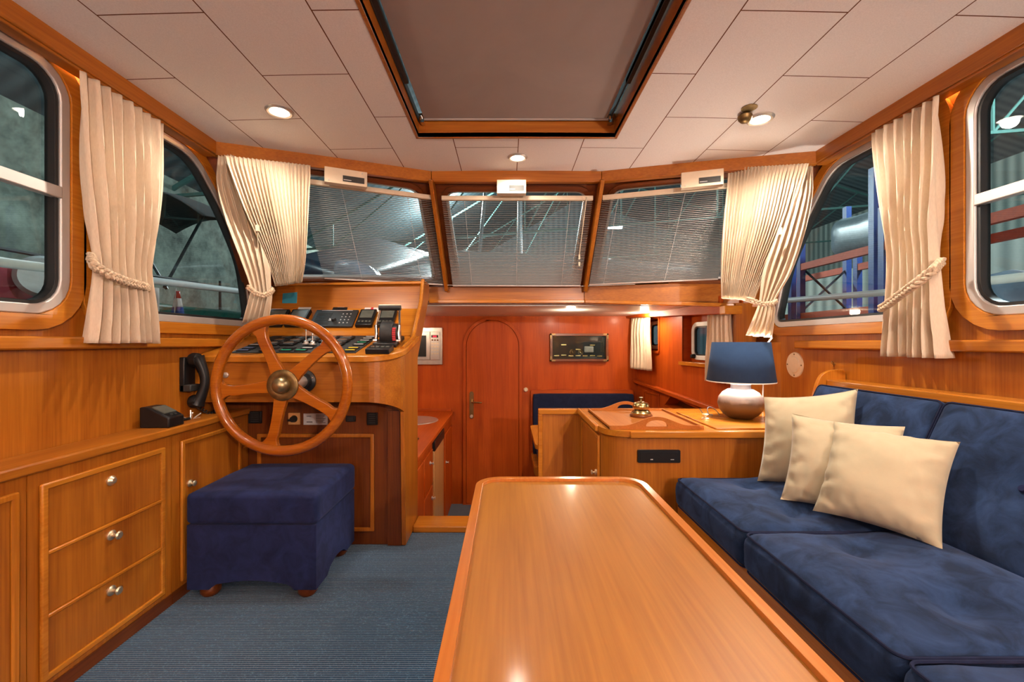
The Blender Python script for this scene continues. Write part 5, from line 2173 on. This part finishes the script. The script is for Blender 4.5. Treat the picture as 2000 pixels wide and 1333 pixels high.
for r in range(5):
    for q_ in range(3):
        m = MB(); zz = z1 - .125 - r * .032
        m.box(x1 - .100 + q_ * .025, x1 - .084 + q_ * .025, 4.1262, 4.128, zz, zz + .012)
        ob('button', m, 'nickel' if r else 'chrome', c)

# framed picture box
p, q = at(1074, 652, 4.15), at(1187, 706, 4.15)
t = thing('framed_picture', ((p.x + q.x) / 2, 4.168, q.z), 'long dark glazed frame holding small brass nautical pieces', 'picture')
m = MB(); m.plate(rrect(p.x, q.x, q.z, p.z, .003, 1), [rrect(p.x + .022, q.x - .022, q.z + .022, p.z - .022, .002, 1)], (0, 4.17, 0), (1, 0, 0), (0, 0, 1), 0, .05)
ob('frame', m, 'deepwood_x', t, bevel=.003)
m = MB(); m.box(p.x + .015, q.x - .015, 4.150, 4.160, q.z + .015, p.z - .015)
ob('backing', m, 'blackmatte', t)
for (cx_, cz_) in ((p.x, p.z), (q.x, p.z), (p.x, q.z), (q.x, q.z)):
    sx = 1 if cx_ == p.x else -1
    sz = -1 if cz_ == p.z else 1
    m = MB()
    xa, xb = sorted((cx_, cx_ + sx * .05)); za, zb = sorted((cz_, cz_ + sz * .014))
    m.box(xa, xb, 4.117, 4.121, za, zb)
    xa, xb = sorted((cx_, cx_ + sx * .014)); za, zb = sorted((cz_, cz_ + sz * .05))
    m.box(xa, xb, 4.117, 4.121, za, zb)
    ob('corner_piece', m, 'agedbrass', t)
for (px, py, w_) in ((1101, 674, 5), (1157, 674.5, 5), (1129, 683, 5), (1087, 695, 5), (1101, 694, 5), (1115, 695.5, 5), (1129, 695, 5), (1143, 695.5, 5), (1157, 695, 5), (1171, 696, 5)):
    r = at(px, py, 4.145)
    m = MB(); m.box(r.x - .024, r.x + .024, 4.140, 4.150, r.z - .005, r.z + .005)
    ob('brass_label', m, 'brass', t)
for (px, py, rr_) in ((1118, 688, .024), (1134, 689, .022)):
    r = at(px, py, 4.145)
    m = MB()
    m.tube([r + Vector((rr_ * math.cos(a * PI / 8), 0, rr_ * math.sin(a * PI / 8))) for a in range(16)], .0022, 6, closed=True)
    for a in range(4):
        v = Vector((math.cos(a * PI / 4), 0, math.sin(a * PI / 4))) * rr_ * 1.25
        m.tube([r - v, r + v], .0016, 5)
    ob('model_wheel', m, 'brass', t)
r = at(1150, 683, 4.14)
m = MB(); m.rbox((r.x, 4.14, r.z), (.045, .010, .030), .009, 6)
ob('model_barrel', m, 'paleprint', t)
r = at(1166, 680, 4.14)
m = MB(); m.tube([(r.x + .04, 4.145, r.z + .06), (r.x + .04, 4.145, r.z - .04)], .002, 5); m.tube([(r.x + .06, 4.145, r.z + .06), (r.x + .06, 4.145, r.z - .04)], .002, 5)
for i in range(5):
    m.tube([(r.x + .04, 4.145, r.z + .05 - i * .02), (r.x + .06, 4.145, r.z + .05 - i * .02)], .0016, 5)
ob('model_ladder', m, 'agedbrass', t)
m = MB(); m.box(p.x + .018, q.x - .018, 4.123, 4.1255, q.z + .018, p.z - .018)
ob('glass_pane', m, 'glass', t, smooth=False)

# small round knob on the wall right of the door
r = at(1027, 762, 4.16)
m = MB(); m.lathe([(0, .02), (.014, .018), (.020, .006), (.022, 0)], (r.x, 4.17, r.z), (0, -1, 0), 20)
tag(ob('wall_button', m, 'creamplastic'), 'small round pale button on the wall right of the arched door', 'button')

# dinette
p = at(1037, 763, 4.10)
t = thing('dinette_bench', (.75, 3.9, LF), 'dark blue upholstered dinette bench against the far wall', 'bench')
m = MB(); m.plate(rpoly([(p.x, -1.13), (1.20, -1.13), (1.20, p.z), (p.x, p.z)], [.10, .01, .01, .01], 5), [], (0, 4.168, 0), (1, 0, 0), (0, 0, 1), 0, .05)
ob('back_frame', m, 'cabinwood_x', t, bevel=.004)
m = MB(); m.rbox(((p.x + .018 + 1.19) / 2, 4.095, -.775), ((1.19 - p.x - .018) / 2, .035, .292), .02, 10)
ob('back_cushion', m, 'navyflat', t)
m = MB(); m.rbox((.72, 3.86, -.985), (.45, .22, .055), .03, 12)
ob('seat_cushion', m, 'navyflat', t)
m = MB(); m.plate(rpoly([(p.x, -1.12), (1.2, -1.12), (1.2, -1.045), (p.x, -1.045)], [.03, .01, .01, .01], 4), [], (0, 4.12, 0), (1, 0, 0), (0, 0, 1), 0, .48)
ob('seat_board', m, 'wood_x', t, bevel=.004)
m = MB(); m.box(.36, 1.2, 3.75, 4.10, LF + .001, -1.12)
ob('base', m, 'cabinwood_z', t)
t = thing('dinette_table', (.6, 3.2, LF), 'small reddish dinette table mostly hidden behind the partition', 'table')
m = MB(); m.plate(rrect(.185, 1.0, 2.80, 3.50, .05, 6), [], (0, 0, -.665), (1, 0, 0), (0, 1, 0), -.03, 0)
ob('table_top', m, 'trimwood_y', t, bevel=.006)
m = MB(); m.lathe([(0, 0), (.15, 0), (.15, .02), (.035, .04), (.035, .86), (0, .86)], (.6, 3.15, LF), (0, 0, 1), 24)
ob('pedestal', m, 'steel', t)

# ------------------------------------------------------------------ outside the boat: storage hall
m = MB(); m.box(-6.0, 14, -6, 24, -3.55, -3.50)
struct('ground', m, 'concrete')
m = MB(); m.box(-4.8, -4.6, -4, 24, -3.5, 2.25)
struct('wall_hall_left', m, 'oldplaster')
m = MB(); m.box(12.0, 12.1, -4, 24, -3.5, 6)
struct('wall_hall_right', m, 'wallsheet')
m = MB(); m.box(-4.8, 12.1, 22, 22.1, -3.5, 9)
struct('wall_hall_end', m, 'endsheet')
m = MB()
m.hexa([(-4.9, -4, 2.2), (3.5, -4, 7.2), (3.5, 24, 7.2), (-4.9, 24, 2.2), (-4.9, -4, 2.3), (3.5, -4, 7.3), (3.5, 24, 7.3), (-4.9, 24, 2.3)])
m.hexa([(3.5, -4, 7.2), (12.1, -4, 4.4), (12.1, 24, 4.4), (3.5, 24, 7.2), (3.5, -4, 7.3), (12.1, -4, 4.5), (12.1, 24, 4.5), (3.5, 24, 7.3)])
struct('ceiling_hall', m, 'roofsheet')
m = MB(); m.box(-4.8, 12.1, -4.1, -4, -3.5, 8)
struct('wall_hall_back', m, 'endsheet')


def truss(y, k):
    m = MB()

    def beam(p, q, w=.05):
        m.tube([p, q], w * .5, 4)
    beam((-4.8, y, 2.0), (3.5, y, 7.0), .07); beam((3.5, y, 7.0), (12, y, 4.3), .07)
    beam((-4.8, y, 2.0), (12, y, 3.3), .06)
    for i in range(7):
        x = -3.8 + i * 2.1
        zb = 2.0 + (x + 4.8) / 16.8 * 1.3
        zt = 2.0 + (x + 4.8) / 8.3 * 5 if x < 3.5 else 7.0 - (x - 3.5) / 8.5 * 2.7
        beam((x, y, zb), (x, y, zt), .04)
        x2 = x + 2.1
        zt2 = 2.0 + (x2 + 4.8) / 8.3 * 5 if x2 < 3.5 else 7.0 - (x2 - 3.5) / 8.5 * 2.7
        if x2 < 12:
            beam((x, y, zb), (x2, y, zt2), .04)
    o = ob('roof_truss', m, 'trussgreen')
    tag(o, ('nearest', 'second', 'third', 'furthest')[k] + ' pale green steel roof truss of the hall seen through the windscreen', 'truss', 'steel roof trusses of the hall')


for k, y in enumerate((6.0, 9.5, 13.5, 18.0)):
    truss(y, k)
# hall lights
for (x, y, z, sx, en, lb) in ((2.6, 10.5, 2.75, .35, 150, 'small bright hall lamp seen through the right windscreen blind'), (-1.8, 12, 4.2, 1.4, 1800, 'long hall strip light over the left side of the hall'),
                          (6.0, 4, 3.9, 1.4, 700, 'long hall strip light over the storage racks'), (-2.6, 3.6, 3.0, 1.2, 60, 'long hall strip light beside the old plastered wall')):
    m = MB(); m.box(x - sx / 2, x + sx / 2, y - .05, y + .05, z, z + .05)
    o = tag(ob('hall_light', m, 'halltube'), lb, 'hall light')
    ld = bpy.data.lights.new('hall_lamp', 'POINT')
    ld.energy = en
    ld.shadow_soft_size = .25
    ld.color = (.86, .95, .97)
    lo = bpy.data.objects.new('hall_beam', ld)
    COL.objects.link(lo)
    lo.parent = o
    lo.location = (x, y, z - .30)

# side decks, cabin outside and white hand rails
m = MB(); m.box(-2.15, XL - .04, -1.6, 2.6, -.10, -.04); m.box(XR + .04, 2.3, -1.6, 2.7, -.10, -.04); m.box(-1.7, 1.9, 3.0, 5.2, .25, .30)
struct('deck', m, 'whitepaint')
for (x, pts, lab) in ((-1.95, [(-1.95, .4, .30), (-1.95, 1.7, .31), (-1.95, 2.4, .34), (-1.93, 3.3, .375)], 'white tubular hand rail outside the left windows'),
                      (2.15, [(2.15, .5, .26), (2.15, 1.7, .27), (2.15, 2.52, .285), (2.10, 3.4, .32)], 'white tubular hand rail outside the right windows')):
    t = thing('hand_rail', (x, 1.7, -.04), lab, 'rail')
    m = MB(); m.tube(pts, .020, 10)
    ob('rail', m, 'whitepaint', t)
    for yy_ in (.9, 2.40):
        zr = .30
        m = MB(); m.cyl((x, yy_, -.04), (x, yy_, zr), .026)
        ob('post', m, 'whitepaint', t)

# neighbouring boat on the left with crimson cover, fender, canopy
t = thing('moored_boat', (-3.4, 3.0, -3.5), 'neighbouring boat with crimson cover beyond the left windows', 'boat')
m = MB(); m.hexa([(-4.3, -1, -3.5), (-3.0, -1, -3.5), (-3.0, 7, -3.5), (-4.3, 7, -3.5), (-4.4, -1, .30), (-2.75, -1, .30), (-2.9, 7, .34), (-4.4, 7, .34)])
ob('hull', m, 'hullgreen', t, bevel=.03)
m = MB(); m.rbox((-3.05, 1.3, .30), (.36, 1.9, .16), .10, 12)
ob('cover', m, 'tarpcrimson', t)
m = MB(); m.tube([(-2.85, -1, .52), (-2.85, 3, .53), (-2.95, 6.5, .6)], .012, 6); m.tube([(-2.85, 2.8, .3), (-2.85, 3.1, .53)], .01, 6); m.tube([(-2.9, 4.4, .3), (-2.9, 4.4, .62)], .012, 6)
ob('guard_rail', m, 'darkgrey', t)
q = at(84, 541, 2.45)
t = thing('fender', tuple(q), 'round white fender disc in front of the crimson cover, left window', 'fender')
m = MB(); m.lathe([(0, .04), (.10, .035), (.118, 0), (.10, -.035), (0, -.04)], q, (1, -.8, 0), 32)
ob('disc', m, 'whitepaint', t)
t = thing('bimini_canopy', (-3.2, 4.4, .4), 'black canvas canopy on thin poles beyond the left forward window', 'canopy')


def cano(u, v):
    x = -3.65 + .95 * v
    y = 3.85 + .95 * u
    return Vector((x, y, 1.22 + .14 * math.sin(PI * v) + .06 * math.sin(PI * u) - .20 * (v - .3) ** 2))


m = MB(); m.grid(cano, 14, 10)
o = finish_cloth(ob('canvas', m, 'tarpblack', t), .01)
m = MB()
for (a, b) in (((-3.0, 4.3, 1.25), (-3.15, 4.0, .50)), ((-2.75, 4.75, 1.2), (-2.8, 4.9, .50)), ((-3.5, 3.9, 1.25), (-3.2, 4.1, .50)), ((-3.4, 3.87, 1.25), (-3.35, 3.9, .5)), ((-2.72, 4.78, 1.2), (-2.7, 5.4, .45))):
    m.tube([a, b], .013, 6)
ob('poles', m, 'black', t)
# flag
fx = at(346, 600, 2.75)
t = thing('flag', (fx.x, fx.y, fx.z - .12), 'small red white and blue flag beyond the left forward window', 'flag')
for i, (mt, z0, z1) in enumerate((('red', .055, .10), ('paper', .0, .055), ('flagblue', -.065, .0))):
    m = MB()

    def fl(u, v, z0=z0, z1=z1):
        z = z0 + (z1 - z0) * v
        w_ = .045 * (1 - (z + .065) / .17 * .8)
        return Vector((fx.x + (u - .5) * 2 * w_, fx.y + .012 * math.sin(u * 7), fx.z + z))
    m.grid(fl, 8, 3)
    finish_cloth(ob('stripe', m, mt, t), .002)
m = MB(); m.tube([(fx.x - .008, fx.y, fx.z + .12), (fx.x - .02, fx.y, fx.z - .12)], .003, 6)
ob('staff', m, 'whitepaint', t)
# boats ahead
t = thing('shrouded_boat', (-1.6, 6.0, -3.5), 'dark boat bow with a shiny blue tarp ahead of the left windscreen pane', 'boat')
m = MB(); m.hexa([(-2.4, 5.4, -3.4), (-1.5, 5.4, -3.4), (-2.0, 9.4, -3.4), (-2.5, 9.4, -3.4), (-2.62, 5.2, 1.05), (-1.75, 5.2, .80), (-1.5, 9.4, 1.9), (-2.9, 9.4, 2.3)])
ob('hull', m, 'hullnavy', t, bevel=.12, seg=4)
m = MB(); m.rbox((-1.72, 5.3, .60), (.30, .5, .36), .22, 22, lambda p, q: Vector((.10 * mnoise.noise(p * 3) + .04 * mnoise.noise(p * 9), 0, .18 * mnoise.noise(p * 3 + Vector((3, 1, 2))) - .25 * max(0, q.x))))
ob('tarp', m, 'tarpblue', t)
t = thing('motor_yacht', (1.2, 9.0, -3.5), 'pale hull of a yacht stored ahead of the middle windscreen pane', 'boat')
m = MB(); m.hexa([(-.6, 8.0, -3.4), (2.6, 8.0, -3.4), (3.2, 13, -3.4), (-1.2, 13, -3.4), (-1.1, 7.4, 1.6), (3.3, 7.4, 1.35), (3.8, 13, 1.9), (-1.6, 13, 1.9)])
ob('hull', m, 'hullpale', t, bevel=.15, seg=4)
m = MB(); m.tube([(-.6, 9, 1.5), (-.4, 9, 3.6)], .04, 6); m.tube([(.25, 8.4, 1.5), (.25, 8.4, 4.2)], .05, 8)
ob('mast', m, 'hullpale', t)

# storage racks on right
def rack(x, y0, lab, L=1.15):
    t = thing('storage_rack', (x, y0, -3.5), lab, 'rack')
    for yy_ in (y0, y0 + L):
        for xx in (x, x + .75):
            m = MB(); m.box(xx - .035, xx + .035, yy_ - .035, yy_ + .035, -3.5, 1.85 if yy_ == y0 else 1.4)
            ob('upright', m, 'rackblue', t)
    for zz in (-.6, .30, .95):
        for xx in (x, x + .75):
            m = MB(); m.box(xx - .03, xx + .03, y0, y0 + L, zz, zz + .085)
            ob('shelf_beam', m, 'rackorange', t)
    m = MB()
    m.tube([(x, y0, .3), (x + .75, y0, 1.0)], .015, 5); m.tube([(x, y0 + L, 1.0), (x + .75, y0 + L, .3)], .015, 5)
    ob('brace', m, 'hullnavy', t)


rack(3.9, 4.62, 'blue and orange storage rack seen through the right forward window')
rack(3.9, 2.3, 'blue and orange storage rack seen through the right rear window', 2.2)
rack(3.9, 5.95, 'blue and orange storage rack furthest forward in the hall')
m = MB(); m.box(6.3, 6.4, -2, 12, -3.5, 1.35)
tag(ob('corrugated_screen', m, 'wallsheet'), 'pale corrugated partition behind the storage racks', 'partition')
m = MB(); m.rbox((4.28, 5.0, 1.28), (.26, .5, .22), .15, 10, lambda p, q: Vector((0, 0, .05 * mnoise.noise(p * 3))))
tag(ob('wrapped_bundle', m, 'hullpale'), 'pale wrapped bundle lying on top of a storage rack', 'bundle')
t = thing('covered_boat', (2.95, 2.1, -3.5), 'small boat under a shiny blue-white tarpaulin outside the right rear window', 'boat')
m = MB(); m.rbox((2.98, 2.0, .06), (.42, 1.0, .30), .22, 16, lambda p, q: Vector((0, 0, .06 * mnoise.noise(p * 5))))
ob('tarp', m, 'tarpblue', t)
m = MB(); m.hexa([(2.8, 1.1, -3.5), (3.2, 1.1, -3.5), (3.2, 2.9, -3.5), (2.8, 2.9, -3.5), (2.58, 1.02, 0), (3.38, 1.02, 0), (3.38, 2.98, 0), (2.58, 2.98, 0)])
ob('hull', m, 'hullpale', t, bevel=.05)

# ------------------------------------------------------------------ world, camera, lift
w = bpy.data.worlds.new('World')
scn.world = w
w.use_nodes = True
bg = w.node_tree.nodes['Background']
bg.inputs[0].default_value = (.30, .40, .45, 1)
bg.inputs[1].default_value = 0.05

cd = bpy.data.cameras.new('Camera')
cd.sensor_width = 36
cd.lens = F / 2000 * 36
cd.shift_x = (1000 - CX) / 2000
cd.shift_y = (CY - 666.5) / 2000
cd.clip_start = .02
cam = bpy.data.objects.new('Camera', cd)
COL.objects.link(cam)
cam.location = (0, 0, 0)
cam.rotation_euler = (PI / 2, 0, 0)
scn.camera = cam

for o in list(COL.objects):
    if o.parent is None:
        o.location.z += 1.01

scn.view_settings.view_transform = 'Standard'
scn.view_settings.look = 'None'
scn.view_settings.gamma = 1
scn.view_settings.use_curve_mapping = False
scn.view_settings.exposure = 0.68
